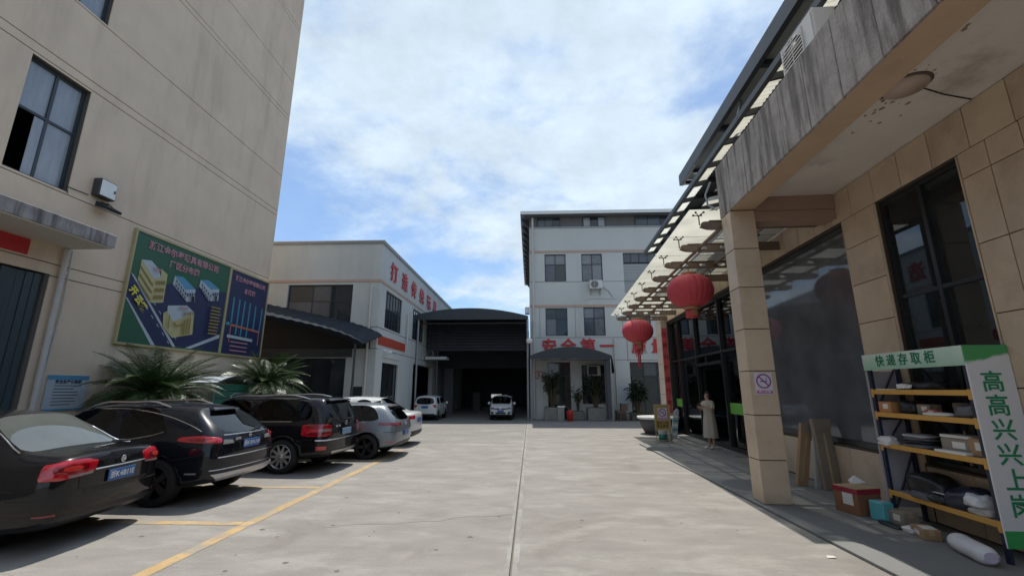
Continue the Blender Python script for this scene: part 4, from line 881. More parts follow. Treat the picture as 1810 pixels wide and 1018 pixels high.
def bag(label, s, o_, z, w_, d_, h_, seed, mt=BAGK, rz=0, lump=.22, name='parcel_bag', flatb=.35, cat='bag'):
    n, m = 20, 12; P = []
    for j in range(m + 1):
        v = -math.pi / 2 + math.pi * j / m; row = []
        for i in range(n + 1):
            u = 2 * math.pi * (i % n) / n; e = .6
            c = math.copysign(abs(math.cos(v)) ** e, math.cos(v)); q = Vector((c * math.copysign(abs(math.cos(u)) ** .7, math.cos(u)), c * math.copysign(abs(math.sin(u)) ** .7, math.sin(u)), math.copysign(abs(math.sin(v)) ** .8, math.sin(v))))
            k = 1 + lump * noise.noise(q * 1.7 + Vector((seed, 0, 0))) + lump * .5 * abs(noise.noise(q * 4.5 + Vector((0, seed, 3))))
            p = Vector((q.x * d_ / 2, q.y * w_ / 2, q.z * h_ / 2)) * k; p.z = max(p.z, -h_ * flatb) + h_ * flatb; row.append(p)
        P.append(row)
    b = MB(); b.grid(P, mt); o = b.build(name, local=True); place(o, s, o_, z, rz); tag(o, label, cat)
    sb = o.modifiers.new('smooth', 'SUBSURF'); sb.levels = sb.render_levels = 1; return o
def slip(par, x, y, z, wx, wy, mt=PAPER, rz=0):
    b = MB(); b.box(x - wx / 2, x + wx / 2, y - wy / 2, y + wy / 2, z, z + .002, mt); return b.build('label_slip', par, local=True)
zg = .03
# shelf 1
bag('flat black parcel bag on the top rack shelf', -.72, .25, zg + 1.80, .62, .26, .12, 3, lump=.3)
o = MB(); o.box(-.1, .1, -.16, .16, 0, .012, PAPER); p = place(o.build('paper_sheet', local=True), -.3, .36, zg + 1.80, .1); tag(p, 'white paper lying on the far end of the top rack shelf', 'paper')
bag('small shiny silver wrapper at the edge of the top rack shelf', -.58, .40, zg + 1.81, .2, .1, .08, 8, BAGW, lump=.5)
# shelf 2
carton('orange brown carton at the far end of the second rack shelf', -.21, .36, zg + 1.48, .22, .18, .15, .05, mat('orange_card', (.46, .22, .09), .8), False)
bag('dark lumpy bag beside the orange brown carton on the second shelf', -.50, .27, zg + 1.48, .28, .26, .2, 5)
carton('small grey brown carton mid way along the second rack shelf', -.76, .27, zg + 1.48, .2, .16, .13, .03, CARD2)
carton('tiny red and white box on the second rack shelf', -.93, .36, zg + 1.48, .15, .1, .07, .1, flat('red_white_card', (.45, .12, .10), .5), False)
bag('flat white parcel at the front of the second rack shelf', -1.05, .40, zg + 1.48, .42, .16, .05, 12, PAPER, lump=.12)
bag('grey parcel bag at the near end of the second rack shelf', -1.42, .28, zg + 1.48, .36, .3, .18, 15, BAGG)
carton('grey brown carton at the back of the second shelf', -1.18, .15, zg + 1.48, .26, .14, .16, 0, CARD2)
# shelf 3
bag('crumpled white plastic bag hanging over the far end of the third shelf', -.14, .44, zg + 1.02, .26, .16, .14, 21, BAGW, lump=.5)
for k in range(4): bag(('lowest', 'second', 'third', 'topmost')[k] + ' grey mailer in the pile on the third rack shelf', -.62 + .02 * k, .34 - .015 * k, zg + 1.05 + k * .04, .42, .28, .055, 30 + k, (BAGG, BAGK, BAGG, mat('silver_poly', (.34, .35, .37), .3, .1, 5))[k], rz=.15 * (k % 2), lump=.15)
carton('wide grey brown carton on the third rack shelf', -1.18, .25, zg + 1.05, .40, .26, .17, .04, CARD2)
carton('brown carton at the near end of the third rack shelf', -1.47, .26, zg + 1.05, .2, .26, .2, 0, CARD)
o = MB(); o.box(-.13, .13, -.2, .2, 0, .035, PAPER); p = place(o.build('newspaper', local=True, bevel=.005), -1.18, .25, zg + 1.225, .08); tag(p, 'folded grey newspaper on top of the wide carton', 'paper')
o = MB(); o.box(-.05, .05, -.21, .21, 0, .03, WHITE); p = place(o.build('paper_stack', local=True, bevel=.004), -1.19, .43, zg + 1.05, .02); tag(p, 'white paper stack in front of the wide carton on the third shelf', 'paper')
# shelf 4
bag('big round black bag on the bottom rack shelf', -.52, .24, zg + .41, .62, .36, .36, 41)
bag('long dark bag slumped on the bottom rack shelf', -1.15, .30, zg + .41, .55, .36, .28, 47, mat('navy_poly', (.02, .025, .045), .35, .3, 6), lump=.35)
p = bag('pale grey soft parcel at the front of the bottom shelf', -.62, .43, zg + .41, .42, .16, .10, 51, BAGG, lump=.25)
p = bag('dark mailer with a white slip on the bottom shelf', -.86, .42, zg + .43, .28, .2, .1, 55, BAGK); slip(p, 0, 0, .1, .06, .2)
bag('white cloth bundle at the near end of the bottom shelf', -1.36, .40, zg + .50, .24, .24, .15, 61, BAGW, lump=.4)
bag('translucent white bag under the cloth bundle on the bottom shelf', -1.36, .36, zg + .41, .28, .24, .12, 63, mat('milky_poly', (.45, .44, .44), .35, .1, 5), lump=.3)
# on the pavement
t = carton('large brown carton with dark red tape round its top edge', .36, .68, zg, .40, .42, .36, .28, mat('brown_card', (.25, .115, .06), .85, .1, 3), False)
REDT = flat('dark_red_tape', (.30, .02, .04), .35)
b = MB(); b.box(-.214, .214, -.204, .204, .29, .362, REDT); b.build('red_tape', t, local=True, bevel=.004)
for y0, y1 in ((-.195, -.004), (.004, .195)): b = MB(); b.box(-.205, .205, y0, y1, .363, .368, mat('pale_card', (.50, .37, .22), .85)); b.build('flap', t, local=True)
t = thing('gift_bag', 'small turquoise box bag in front of the large brown carton', 'bag'); place(t, -.05, .62, zg, .2)
b = MB(); b.prism([(-.1, -.12, 0), (.1, -.12, 0), (.085, -.11, .25), (-.085, -.11, .25)], (0, .23, 0), mat('turquoise_card', (.10, .40, .46), .6, .12, 4)); b.build('body', t, local=True, bevel=.012)
b = MB(); b.box(-.03, .05, -.06, .04, .251, .255, PRINTW); b.build('label_slip', t, local=True)
carton('open brown carton between the turquoise bag and the rack', -.26, .50, zg, .26, .22, .18, .1, CARD2)
t = carton('low brown carton beside the white roll on the pavement', -.78, .62, zg, .28, .2, .12, -.25, CARD)
b = MB(); b.box(-.06, .08, -.11, .06, .121, .123, PAPER); b.build('label_slip', t, local=True)
bag('thin white plastic scrap tucked behind the low brown carton', -.6, .66, zg, .24, .12, .08, 71, BAGW, lump=.4)
bag('flat dark plastic scrap lying under the turquoise bag', -.32, .72, zg, .36, .14, .05, 73, BAGK, lump=.3)
P = []
for i in range(15):
    y = -.30 + i * .6 / 14; row = []
    for k in range(17):
        a = 2 * math.pi * (k % 16) / 16; r_ = .102 * (1 + .10 * noise.noise(Vector((y * 7, math.cos(a) * 1.5, math.sin(a) * 1.5)))) * (.55 if i in (0, 14) else .93 if i in (1, 13) else 1)
        row.append((r_ * 1.12 * math.cos(a), y, max(.09 + r_ * math.sin(a), .002)))
    P.append(row)
b = MB(); b.grid(P, BAGW); b.poly([p for p in P[0][:16]][::-1], mat('roll_end', (.52, .48, .62), .5)); b.poly([p for p in P[-1][:16]], MT['roll_end'])
p = b.build('plastic_roll', local=True); place(p, -1.45, .66, zg, -.22); tag(p, 'fat roll of white plastic film lying in front of the rack', 'roll'); p.modifiers.new('s', 'SUBSURF').render_levels = 1
bag('yellow green snack wrapper beside the large brown carton', .72, .66, zg, .18, .24, .10, 81, mat('yellow_green_wrap', (.42, .45, .12), .4, .5, 14), lump=.4)
o = MB(); o.poly([(-.1, -.08, 0), (.1, -.1, .03), (.06, .1, .10), (-.05, .09, .03)], PAPER); o.poly([(-.1, -.08, -.004), (-.05, .09, .026), (.06, .1, .096), (.1, -.1, .026)], PAPER); p = place(o.build('paper_sheet', local=True), .62, .52, zg + .36); tag(p, 'white paper standing behind the large brown carton', 'paper')
bag('brown paper bundle carrying the loose white paper', .62, .52, zg, .3, .3, .36, 85, CARD2, lump=.2)
# flattened cartons leaning on the wall
for k, (s0, ob, ot, w_, th, ls, h_, mt, lab) in enumerate(((2.18, .42, .16, .20, .10, .05, 1.15, CARD, 'slanting flattened brown carton, leftmost of those leaning on the showroom wall'), (1.94, .30, .20, .11, .06, .03, 1.0, mat('silver_card', (.36, .36, .35), .6), 'narrow silver grey strip between the leaning flattened cartons'), (1.80, .03, .03, .29, .14, .10, 1.24, mat('red_brown_card', (.235, .19, .155), .85, .12, 3), 'widest red brown flattened carton standing against the showroom wall'))):
    t = thing('flattened_carton', lab, 'cardboard', RW(s0, 0, zg), RZ)
    q = lambda o_, z, y=0: (-o_, ls * z / h_ + y, z)
    b = MB(); b.prism([q(ob + w_, 0), q(ob, 0), q(ot, h_), q(ot + w_, h_)], (0, th, 0), mt); b.build('sheet', t, local=True, bevel=.008)
    f_ = .84; om = ob + (ot - ob) * f_
    b = MB(); b.prism([q(om + w_ * 1.03, h_ * f_, -.012), q(om - .01, h_ * (f_ + .03), -.012), q(ot - .01, h_ * 1.01, -.012), q(ot + w_ * 1.05, h_ * 1.01, -.012)], (0, .010, 0), CARD2); b.build('flap', t, local=True)
    b = MB(); b.prism([q(ob + w_ * .55, .12, -.004), q(ob + w_ * .42, .12, -.004), q(om + w_ * .42, h_ * .8, -.004), q(om + w_ * .55, h_ * .8, -.004)], (0, .003, 0), TAPE); b.build('tape', t, local=True)

# ------------------------------------------------------------------ cars: lofted shells with wheel wells; x from the tail (0) to the nose, y to the car's left
from mathutils.bvhtree import BVHTree
def paint(name, col, rough=.25, metal=.0): return mat(name, col, rough, 0, 1, metal=metal, coat=.7, spec=.08)
CGL = glass_mat('car_glass_dark', (.10, .11, .12), .01); CGL2 = glass_mat('car_glass_sheen', (.55, .60, .56), .01, (.46, .50, .46), .62, ior=1.9)  # second glass: pale film stands in for sky reflection and lit cabin
TYRE = flat('tyre_rubber', (.016, .016, .017), .85); RIMS = mat('alloy_rim', (.50, .51, .53), .3, .03, 4, metal=.8); RIMD = mat('dark_rim', (.03, .03, .033), .35, .03, 4, metal=.6)
CHROME = mat('chrome', (.72, .73, .75), .12, .02, 4, metal=1.0); LRED = mat('tail_lamp_red', (.50, .008, .02), .12, .15, 14, coat=1, spec=.6); LRED2 = mat('tail_lamp_deep', (.22, .004, .012), .1, .3, 30, coat=1); LRED3 = mat('tail_lamp_bright', (.70, .04, .03), .1, .2, 30, coat=1)
LWHT = mat('lamp_clear', (.22, .21, .21), .15, .1, 12, coat=1)
PLATE = flat('plate_blue', (.03, .12, .36), .35); PLT = flat('plate_white', (.72, .74, .76), .4); TRIM = flat('black_trim', (.012, .012, .013), .45)
def shell(st, side, wheels, wr, mats, crease=.55, rear_cap_glass=True, ws=None, rw=None):
    """st: (xl, xu, hw, zb, z4, z5, w5, z6, w6, zt). side: station spans with side glass; ws / rw: spans that are windscreen / rear screen"""
    bm = bmesh.new(); cl = bm.edges.layers.float.new('crease_edge')
    rows = []
    for (xl, xu, hw, zb, z4, z5, w5, z6, w6, zt) in st:
        pts = [(xl, 0, zb), (xl, hw * .80, zb), (xl, hw * .97, zb + .07), (xl, hw, zb + (z4 - zb) * .45), (xl, hw * .985, z4), (xl + (xu - xl) * .12, w5, z5), (xu, w6, z6), (xu, w6 * .66, zt - .012), (xu, 0, zt)]
        rows.append(([bm.verts.new(p) for p in pts], [bm.verts.new((p[0], -p[1], p[2])) if p[1] else None for p in pts]))
    for l, r in rows:
        for k, v in enumerate(r):
            if v is None: r[k] = l[k]
    F = {}
    for i in range(len(rows) - 1):
        for sd, q in ((0, 1), (1, -1)):
            a, c = rows[i][sd], rows[i + 1][sd]
            for k in range(8):
                f = bm.faces.new([a[k], c[k], c[k + 1], a[k + 1]][::q]); m = 0
                if k == 5 and any(s0 <= i < s1 for s0, s1 in side): m = 1
                if k in (6, 7) and (ws and ws[0] <= i < ws[1] or rw and rw[0] <= i < rw[1]): m = 1
                if k in (0, 1): m = 2
                f.material_index = m; f.smooth = True
    for idx, sg, q in ((0, -1, 1), (len(rows) - 1, 1, -1)):
        l, r = rows[idx]; mids = [l[0]]
        for k in range(1, 8):
            mids.append(bm.verts.new((l[k].co.x + sg * (.05 if k < 6 else .03), 0, l[k].co.z)))
        mids.append(l[8])
        for k in range(8):
            for a, flip in ((l, 1), (r, -1)):
                vs = []
                for v in (a[k], a[k + 1], mids[k + 1], mids[k]):
                    if v not in vs: vs.append(v)
                f = bm.faces.new(vs[::q * flip]); f.smooth = True
                f.material_index = 1 if (k == 5 and idx == 0 and rear_cap_glass) else 2 if k in (0, 1) else 0
    bmesh.ops.recalc_face_normals(bm, faces=bm.faces)
    cr = bm.edges.layers.float.get('crease_edge') or bm.edges.layers.float.new('crease_edge')
    for e in bm.edges:
        ms = {f.material_index for f in e.link_faces}
        if len(ms) > 1: e[cr] = crease
    me = bpy.data.meshes.new('shell'); bm.to_mesh(me); bm.free()
    for m in mats: me.materials.append(m)
    o = bpy.data.objects.new('shell', me); COL.objects.link(o)
    sb = o.modifiers.new('s', 'SUBSURF'); sb.levels = 2; sb.render_levels = 2
    cuts = []
    for wx in wheels:
        for sg in (1, -1):
            c = MB(); hw = max(s[2] for s in st); c.lathe([(wr + .055, sg * (hw - .30)), (wr + .055, sg * (hw + .3))], (wx, 0, wr), mats[2], 40, 'y', False)
            co = c.build('cut', local=True); co.data.materials.clear(); [co.data.materials.append(m) for m in mats]
            bmc = bmesh.new(); bmc.from_mesh(co.data); bmesh.ops.recalc_face_normals(bmc, faces=bmc.faces)
            for f in bmc.faces: f.material_index = 2
            bmc.to_mesh(co.data); bmc.free(); cuts.append(co)
            b = o.modifiers.new('b', 'BOOLEAN'); b.operation = 'DIFFERENCE'; b.solver = 'EXACT'; b.object = co
    m2 = bpy.data.meshes.new_from_object(o.evaluated_get(bpy.context.evaluated_depsgraph_get()))
    for c in cuts + [o]: bpy.data.objects.remove(c)
    return m2
def submesh(name, src, faces, parent, flats=False):
    vm = {}; vs = []; fs = []
    for p in faces:
        f = []
        for v in p.vertices:
            if v not in vm: vm[v] = len(vs); vs.append(src.vertices[v].co[:])
            f.append(vm[v])
        fs.append(f)
    me = bpy.data.meshes.new(name); me.from_pydata(vs, [], fs)
    used = sorted({p.material_index for p in faces})
    for u in used: me.materials.append(src.materials[u])
    for q, p in zip(me.polygons, faces): q.material_index = used.index(p.material_index); q.use_smooth = True
    me.update(); o = bpy.data.objects.new(name, me); link(o, parent); return o
class Car:
    def __init__(s, name, label, cat, loc, rz, st, side, wheels, wr, pmat, gmat=CGL, doors=(), group=None, **kw):
        s.t = thing(name, label, cat, loc, rz, group); s.hw = max(q[2] for q in st); s.L = st[-1][0]
        me = shell(st, side, wheels, wr, [pmat, gmat, TRIM], **kw); s.me = me
        s.bvh = BVHTree.FromPolygons([v.co for v in me.vertices], [list(p.vertices) for p in me.polygons])
        gl = [p for p in me.polygons if p.material_index == 1]; vmap = {}
        par = list(range(len(gl)))
        def find(a):
            while par[a] != a: par[a] = par[par[a]]; a = par[a]
            return a
        for i, p in enumerate(gl):
            for v in p.vertices:
                if v in vmap: par[find(i)] = find(vmap[v])
                else: vmap[v] = i
        isl = {}
        for i, p in enumerate(gl): isl.setdefault(find(i), []).append(p)
        for ps in isl.values(): submesh('window', me, ps, s.t)
        body = []; dfs = {}
        for p in me.polygons:
            if p.material_index == 1: continue
            c = p.center; hit = None
            if p.material_index == 0 and abs(c.y) > s.hw * .80 and abs(p.normal.y) > .6 and st[3][3] + .10 < c.z < st[3][5] - .005:
                for k, (a, b_) in enumerate(doors):
                    if a < c.x < b_: hit = (k, c.y > 0)
            if hit: dfs.setdefault(hit, []).append(p)
            else: body.append(p)
        submesh('body', me, body, s.t); s.doors = {}
        for k, ps in dfs.items(): s.doors[k] = submesh('door', me, ps, s.t)
        # seams round the doors
        for (k, left), d in s.doors.items():
            a, b_ = doors[k]; b = MB(); sg = 1 if left else -1
            zt_ = max(v.co.z for v in d.data.vertices); zb_ = min(v.co.z for v in d.data.vertices)
            for x in (a, b_):
                pts = [s.side(x, zb_ + (zt_ - zb_) * q / 8, sg, .002) for q in range(9)]; pts = [p for p in pts if p]
                if len(pts) > 2: b.tube(pts, .006, TRIM, 4)
            pts = [s.side(a + (b_ - a) * q / 6, zb_ + .01, sg, .002) for q in range(7)]; pts = [p for p in pts if p]
            if len(pts) > 2: b.tube(pts, .006, TRIM, 4)
            if b.v: b.build('seam', d, local=True)
            p = s.side(a + .14, zt_ - .10, sg, .03); p2 = s.side(a + .32, zt_ - .095, sg, .03)
            if p and p2: b = MB(); b.tube([p - Vector((0, sg * .03, 0)), p, p2, p2 - Vector((0, sg * .03, 0))], .013, s.handle if hasattr(s, 'handle') else CHROME, 6); b.build('handle', d, local=True)
        s.wheels(wheels, wr)
    def side(s, x, z, sg, off=.0):
        h = s.bvh.ray_cast(Vector((x, sg * 3, z)), Vector((0, -sg, 0)))
        return h[0] + Vector((0, sg * off, 0)) if h[0] is not None and abs(h[0].y) > .3 else None
    def rear(s, th, z, off=.0, xa=1.3):
        """point on the shell seen from direction th (degrees, 0 = straight behind, + = car's left) at height z"""
        d = Vector((-math.cos(R(th)), math.sin(R(th)), 0)); o = Vector((xa, 0, z)) + d * 4
        h = s.bvh.ray_cast(o, -d)
        return (h[0] + d * off) if h[0] is not None else None
    def front(s, th, z, off=.0, xa=None):
        xa = s.L - 1.3 if xa is None else xa
        d = Vector((math.cos(R(th)), math.sin(R(th)), 0)); h = s.bvh.ray_cast(Vector((xa, 0, z)) + d * 4, -d)
        return (h[0] + d * off) if h[0] is not None else None
    def patch(s, name, corners, m, off=.006, n=10, k=5, parent=None, fn=None, thick=.02, bow=0, rnd=0):
        """conforming panel; corners (th,z): top-left, top-right, bottom-right, bottom-left"""
        fn = fn or s.rear; P = []; (a, b, c, d) = corners
        for j in range(k + 1):
            v = j / k; row = []
            sq = max(0.02, 1 - abs(2 * v - 1) ** rnd) ** (1 / rnd) if rnd else 1
            for i in range(n + 1):
                u = .5 + (i / n - .5) * sq
                th = (a[0] * (1 - u) + b[0] * u) * (1 - v) + (d[0] * (1 - u) + c[0] * u) * v; z = (a[1] * (1 - u) + b[1] * u) * (1 - v) + (d[1] * (1 - u) + c[1] * u) * v
                z += bow * math.sin(math.pi * u)
                p = fn(th, z, off)
                if p is None: return None
                row.append(p)
            P.append(row)
        mb = MB(); mb.grid(P, m)
        cx = sum((p for r in P for p in r), Vector()) / ((n + 1) * (k + 1)); inn = (Vector((s.L / 2, 0, cx.z)) - cx).normalized() * thick
        ring = P[0] + [r[-1] for r in P[1:]] + P[-1][-2::-1] + [r[0] for r in P[-2:0:-1]]
        mb.grid([ring + [ring[0]], [p + inn for p in ring] + [ring[0] + inn]], m, False)
        return mb.build(name, parent or s.t, local=True)
    def strip(s, name, th0, th1, z, r, m, off=.004, n=24, fn=None, z1=None, parent=None):
        fn = fn or s.rear; pts = [fn(th0 + (th1 - th0) * i / n, z + ((z1 - z) * i / n if z1 is not None else 0), off) for i in range(n + 1)]; pts = [p for p in pts if p]
        b = MB(); b.tube(pts, r, m, 6); return b.build(name, parent or s.t, local=True)
    def plate(s, z, txt='', y=0, fn=None, rear=True, m=PLATE):
        p = s.rear(0, z, .012) if rear else s.front(0, z, .012)
        p1 = s.rear(0, z + .06, .012) if rear else s.front(0, z + .06, .012)
        p = Vector((min(p.x, p1.x) if rear else max(p.x, p1.x), y, z)); x0 = p.x
        b = MB(); b.box(x0 - .012, x0, -.22, .22, z - .07, z + .07, m); o = b.build('number_plate', s.t, local=True, bevel=.004)
        F_ = FXN if rear else FX
        xo = x0 - .0135 if rear else x0 + .0015
        if txt: text(txt, .094, (xo, 0, z - .003), F_, PLT, o, 'lettering', .0015, .0008, local=True, spacing=.94)
        return o
    def wheels(s, wheels, wr, rim=None):
        s.wl = []
        for wx in wheels:
            for sg in (1, -1):
                y = sg * (s.hw - .125); b = MB(); w_ = .115
                b.lathe([(wr * .66, -w_ * .9), (wr * .90, -w_), (wr * .975, -w_ * .8), (wr, -w_ * .45), (wr, w_ * .45), (wr * .975, w_ * .8), (wr * .90, w_), (wr * .66, w_ * .9)], (0, 0, 0), TYRE, 36, 'y', cap=False)
                o = b.build('wheel', s.t, local=True); o.location = (wx, y, wr); s.wl.append((o, sg, wr))
    def rims(s, m, spokes=10, w_=.05, twin=False):
        for o, sg, wr in s.wl:
            b = MB(); R0 = wr * .70
            b.lathe([(R0 * .93, .02 * sg), (R0 * .96, .112 * sg), (R0 * 1.0, .112 * sg), (R0, .0)], (0, 0, 0), m, 36, 'y', cap=False); b.lathe([(.0, .088 * sg), (.055, .088 * sg), (.062, .06 * sg)], (0, 0, 0), m, 20, 'y')
            b.lathe([(0, .02 * sg), (R0 * .95, .018 * sg)], (0, 0, 0), TRIM, 28, 'y')
            for k in range(spokes):
                for dq in ((-.12, .12) if twin else (0,)):
                    a = 2 * math.pi * k / spokes + dq; ca, sa = math.cos(a), math.sin(a); px, pz = -sa, ca
                    q = lambda r_, h_: (ca * r_ + px * h_, sg * (.085 if r_ < .1 else .105), sa * r_ + pz * h_)
                    b.prism([q(.04, -w_ * .45), q(R0 * .96, -w_ * .32), q(R0 * .96, w_ * .32), q(.04, w_ * .45)], (0, -sg * .025, 0), m)
            b.build('rim', o, local=True)
    def mirror_(s, x, z, m):
        for sg in (1, -1):
            p = s.side(x, z, sg)
            if p is None: continue
            b = MB(); b.lathe([(.02, -.06), (.085, -.05), (.10, .02), (.07, .08), (.02, .10)], (p.x, p.y + sg * .13, z + .06), m, 14, 'x'); b.tube([p, (p.x, p.y + sg * .1, z + .03)], .025, TRIM, 6); b.build('wing_mirror', s.t, local=True)
    def seats(s, xr, xf, z=.62, m=None, hz=1.12):
        m = m or flat('seat_grey', (.16, .15, .14), .8)
        for x in (xr, xf):
            for y in ((-.36, .36)):
                b = MB(); b.box(x - .06, x + .06, y - .24, y + .24, .45, hz - .18, m); b.build('seat_back', s.t, local=True, bevel=.04, seg=2)
                b = MB(); b.box(x - .05, x + .04, y - .13, y + .13, hz - .12, hz + .06, m); b.build('headrest', s.t, local=True, bevel=.04, seg=2)
    def rails(s, xs, y, zt, m):
        for sg in (1, -1):
            b = MB(); pts = []
            for i in range(13):
                u = i / 12; x = xs[0] + (xs[1] - xs[0]) * u; h = s.bvh.ray_cast(Vector((x, sg * y, 3)), Vector((0, 0, -1)))
                lift = .065 * min(1, 5 * u, 5 * (1 - u)); pts.append((x, sg * y, h[0].z + lift))
            b.tube(pts, .022, m, 8, radii=[.016] + [.024] * 11 + [.016]); b.build('roof_rail', s.t, local=True)
    def wiper(s, th0, z0, th1, z1):
        b = MB(); b.tube([s.rear(th0 + (th1 - th0) * i / 6, z0 + (z1 - z0) * i / 6, .022) for i in range(7)], .011, TRIM, 5); b.build('wiper', s.t, local=True)
    def exhaust(s, y, z=.26):
        for sg in ((1, -1) if y else (1,)):
            p = s.rear(0, z + .1); b = MB(); b.lathe([(.045, -.02), (.045, .15), (.035, .15), (.035, -.015)], ((p.x if p else .1) + .06, sg * y, z), CHROME, 16, 'x'); b.build('exhaust_pipe', s.t, local=True)

PKB = paint('paint_black', (.008, .008, .010)); PKN = paint('paint_blue_black', (.008, .009, .014)); PGY = paint('paint_grey', (.20, .225, .25), .3, .3); PWH = paint('paint_white', (.66, .67, .66))
GRPC = 'cars parked in the marked bays'
PI = math.pi
# black sedan, nearest
SED = [(0, .03, .72, .34, .80, .965, .70, 1.03, .62, 1.055), (.10, .12, .865, .25, .80, .97, .82, 1.045, .72, 1.075), (.34, .34, .895, .22, .79, .97, .835, 1.06, .73, 1.09), (.58, .58, .90, .20, .785, .975, .84, 1.075, .72, 1.105), (1.0, 1.20, .90, .19, .78, .985, .84, 1.48, .565, 1.525),
       (1.25, 1.42, .90, .19, .78, .985, .84, 1.51, .575, 1.555), (1.98, 2.02, .90, .19, .77, .98, .84, 1.525, .58, 1.575), (2.08, 2.12, .90, .19, .77, .98, .84, 1.525, .58, 1.575), (2.95, 2.60, .90, .19, .75, .96, .83, 1.50, .57, 1.55), (3.25, 2.85, .90, .19, .74, .95, .82, 1.46, .56, 1.51), (3.52, 3.50, .89, .20, .72, .92, .80, .97, .68, 1.0), (4.2, 4.2, .87, .22, .66, .82, .76, .86, .62, .89), (4.5, 4.48, .80, .25, .58, .72, .68, .77, .56, .79), (4.62, 4.60, .66, .32, .52, .64, .56, .69, .46, .70)]
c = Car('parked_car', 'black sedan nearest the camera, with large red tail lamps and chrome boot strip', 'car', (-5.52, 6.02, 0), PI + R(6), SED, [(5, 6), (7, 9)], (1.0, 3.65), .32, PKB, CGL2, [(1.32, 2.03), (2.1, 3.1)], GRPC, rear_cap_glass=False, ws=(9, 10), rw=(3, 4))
c.rims(RIMS, 5, .07, True); c.seats(1.45, 2.45, m=flat('seat_beige', (.34, .32, .27), .8), hz=1.14); c.mirror_(3.15, .95, PKB)
for sg in (1, -1):
    l = c.patch('tail_lamp', [(sg * 15, 1.0), (sg * 37, 1.0), (sg * 39, .77), (sg * 18, .82)], LRED, .014, 16, 8, bow=.012, rnd=4.5)
    c.patch('lamp_segment', [(sg * 20, .965), (sg * 34, .965), (sg * 35, .86), (sg * 21, .865)], LRED2, .018, 12, 6, parent=l, rnd=3); c.patch('lamp_segment', [(sg * 23, .945), (sg * 31, .945), (sg * 31.5, .885), (sg * 24, .885)], LRED3, .022, 10, 5, parent=l, rnd=3)
    c.patch('reversing_lens', [(sg * 18, .852), (sg * 29, .845), (sg * 29, .815), (sg * 18.5, .828)], LWHT, .02, 8, 2, parent=l)
c.strip('chrome_strip', -17, 17, .865, .011, CHROME, .008); c.plate(.755, '浙K·6B11E')
c.patch('bumper_recess', [(-22, .66), (22, .66), (20, .62), (-20, .62)], TRIM, .004, 14, 2); c.strip('bumper_line', -48, 48, .60, .006, TRIM, .002)
for sg in (1, -1):
    c.patch('reflector', [(sg * 31, .435), (sg * 38, .435), (sg * 38, .415), (sg * 31, .415)], LRED2, .006, 6, 2)
    c.strip('boot_seam', sg * 24.5, sg * 23.5, 1.0, .005, TRIM, .002, z1=.66); c.strip('bumper_seam', sg * 46, sg * 62, .70, .005, TRIM, .002, z1=.72); c.strip('fuel_flap', sg * 64, sg * 70, .80, .005, TRIM, .002)
em = MB(); p = c.rear(0, .93, .01); pe = c.rear(0, .89, .01); ex = min(p.x, pe.x)
em.lathe([(.034, 0), (.044, 0), (.044, -.008), (.034, -.008)], (ex, 0, .935), CHROME, 28, 'x', cap=False); 
for k in (-1, 0, 1): em.prism([(ex, k * .018 - .016, .935 - .024), (ex, k * .018 - .006, .935 - .024), (ex, k * .018 + .012, .935 + .024), (ex, k * .018 + .002, .935 + .024)], (-.007, 0, 0), CHROME)
em.build('emblem', c.t, local=True); pass
wl_ = [c.bvh.ray_cast(Vector((x, .0, 3)), Vector((0, 0, -1)))[0] for x in (.62,)]
b = MB()
for sg in (1, -1):
    b.tube([c.bvh.ray_cast(Vector((.60 + .60 * q, sg * (.72 - .15 * q), 3)), Vector((0, 0, -1)))[0] + Vector((0, 0, .004)) for q in (.02, .2, .4, .6, .8, .98)], .010, CHROME, 5)
b.build('screen_trim', c.t, local=True)
slipm = MB(); slipm.box(.78, .98, -.25, .1, 1.125, 1.13, PAPER); slipm.build('shelf_paper', c.t, local=True)
# black sporty suv
SUV = [(0, .60, .70, .42, .92, 1.09, .66, 1.46, .52, 1.50), (.08, .72, .85, .33, .92, 1.10, .79, 1.49, .57, 1.545), (.38, 1.02, .90, .28, .90, 1.10, .83, 1.515, .60, 1.575), (.72, 1.30, .905, .25, .88, 1.06, .84, 1.53, .61, 1.595), (1.05, 1.50, .905, .25, .87, 1.03, .84, 1.535, .61, 1.605), (1.85, 1.88, .905, .25, .86, 1.015, .84, 1.54, .615, 1.61), (1.95, 1.98, .905, .25, .86, 1.01, .84, 1.54, .615, 1.61),
       (2.85, 2.40, .905, .25, .84, 1.0, .83, 1.52, .61, 1.595), (3.25, 2.70, .90, .25, .83, .99, .82, 1.47, .60, 1.55), (3.5, 3.48, .89, .26, .82, .98, .80, 1.03, .68, 1.06), (4.15, 4.15, .87, .28, .74, .90, .76, .94, .62, .97), (4.5, 4.48, .80, .30, .64, .80, .68, .85, .56, .87), (4.64, 4.62, .66, .36, .58, .70, .56, .75, .46, .77)]
c = Car('parked_car', 'black sporty off-roader with chrome window line and silver lower bumper', 'car', (-5.1, 8.15, 0), PI - R(1.5), SUV, [(3, 5), (6, 8)], (.95, 3.75), .36, PKN, CGL, [(1.36, 1.92), (1.99, 3.1)], GRPC, ws=(8, 9))
c.rims(RIMD, 5, .08, True); c.seats(1.5, 2.5, hz=1.22); c.rails((1.15, 2.75), .53, 0, CHROME); c.mirror_(3.1, 1.0, PKN)
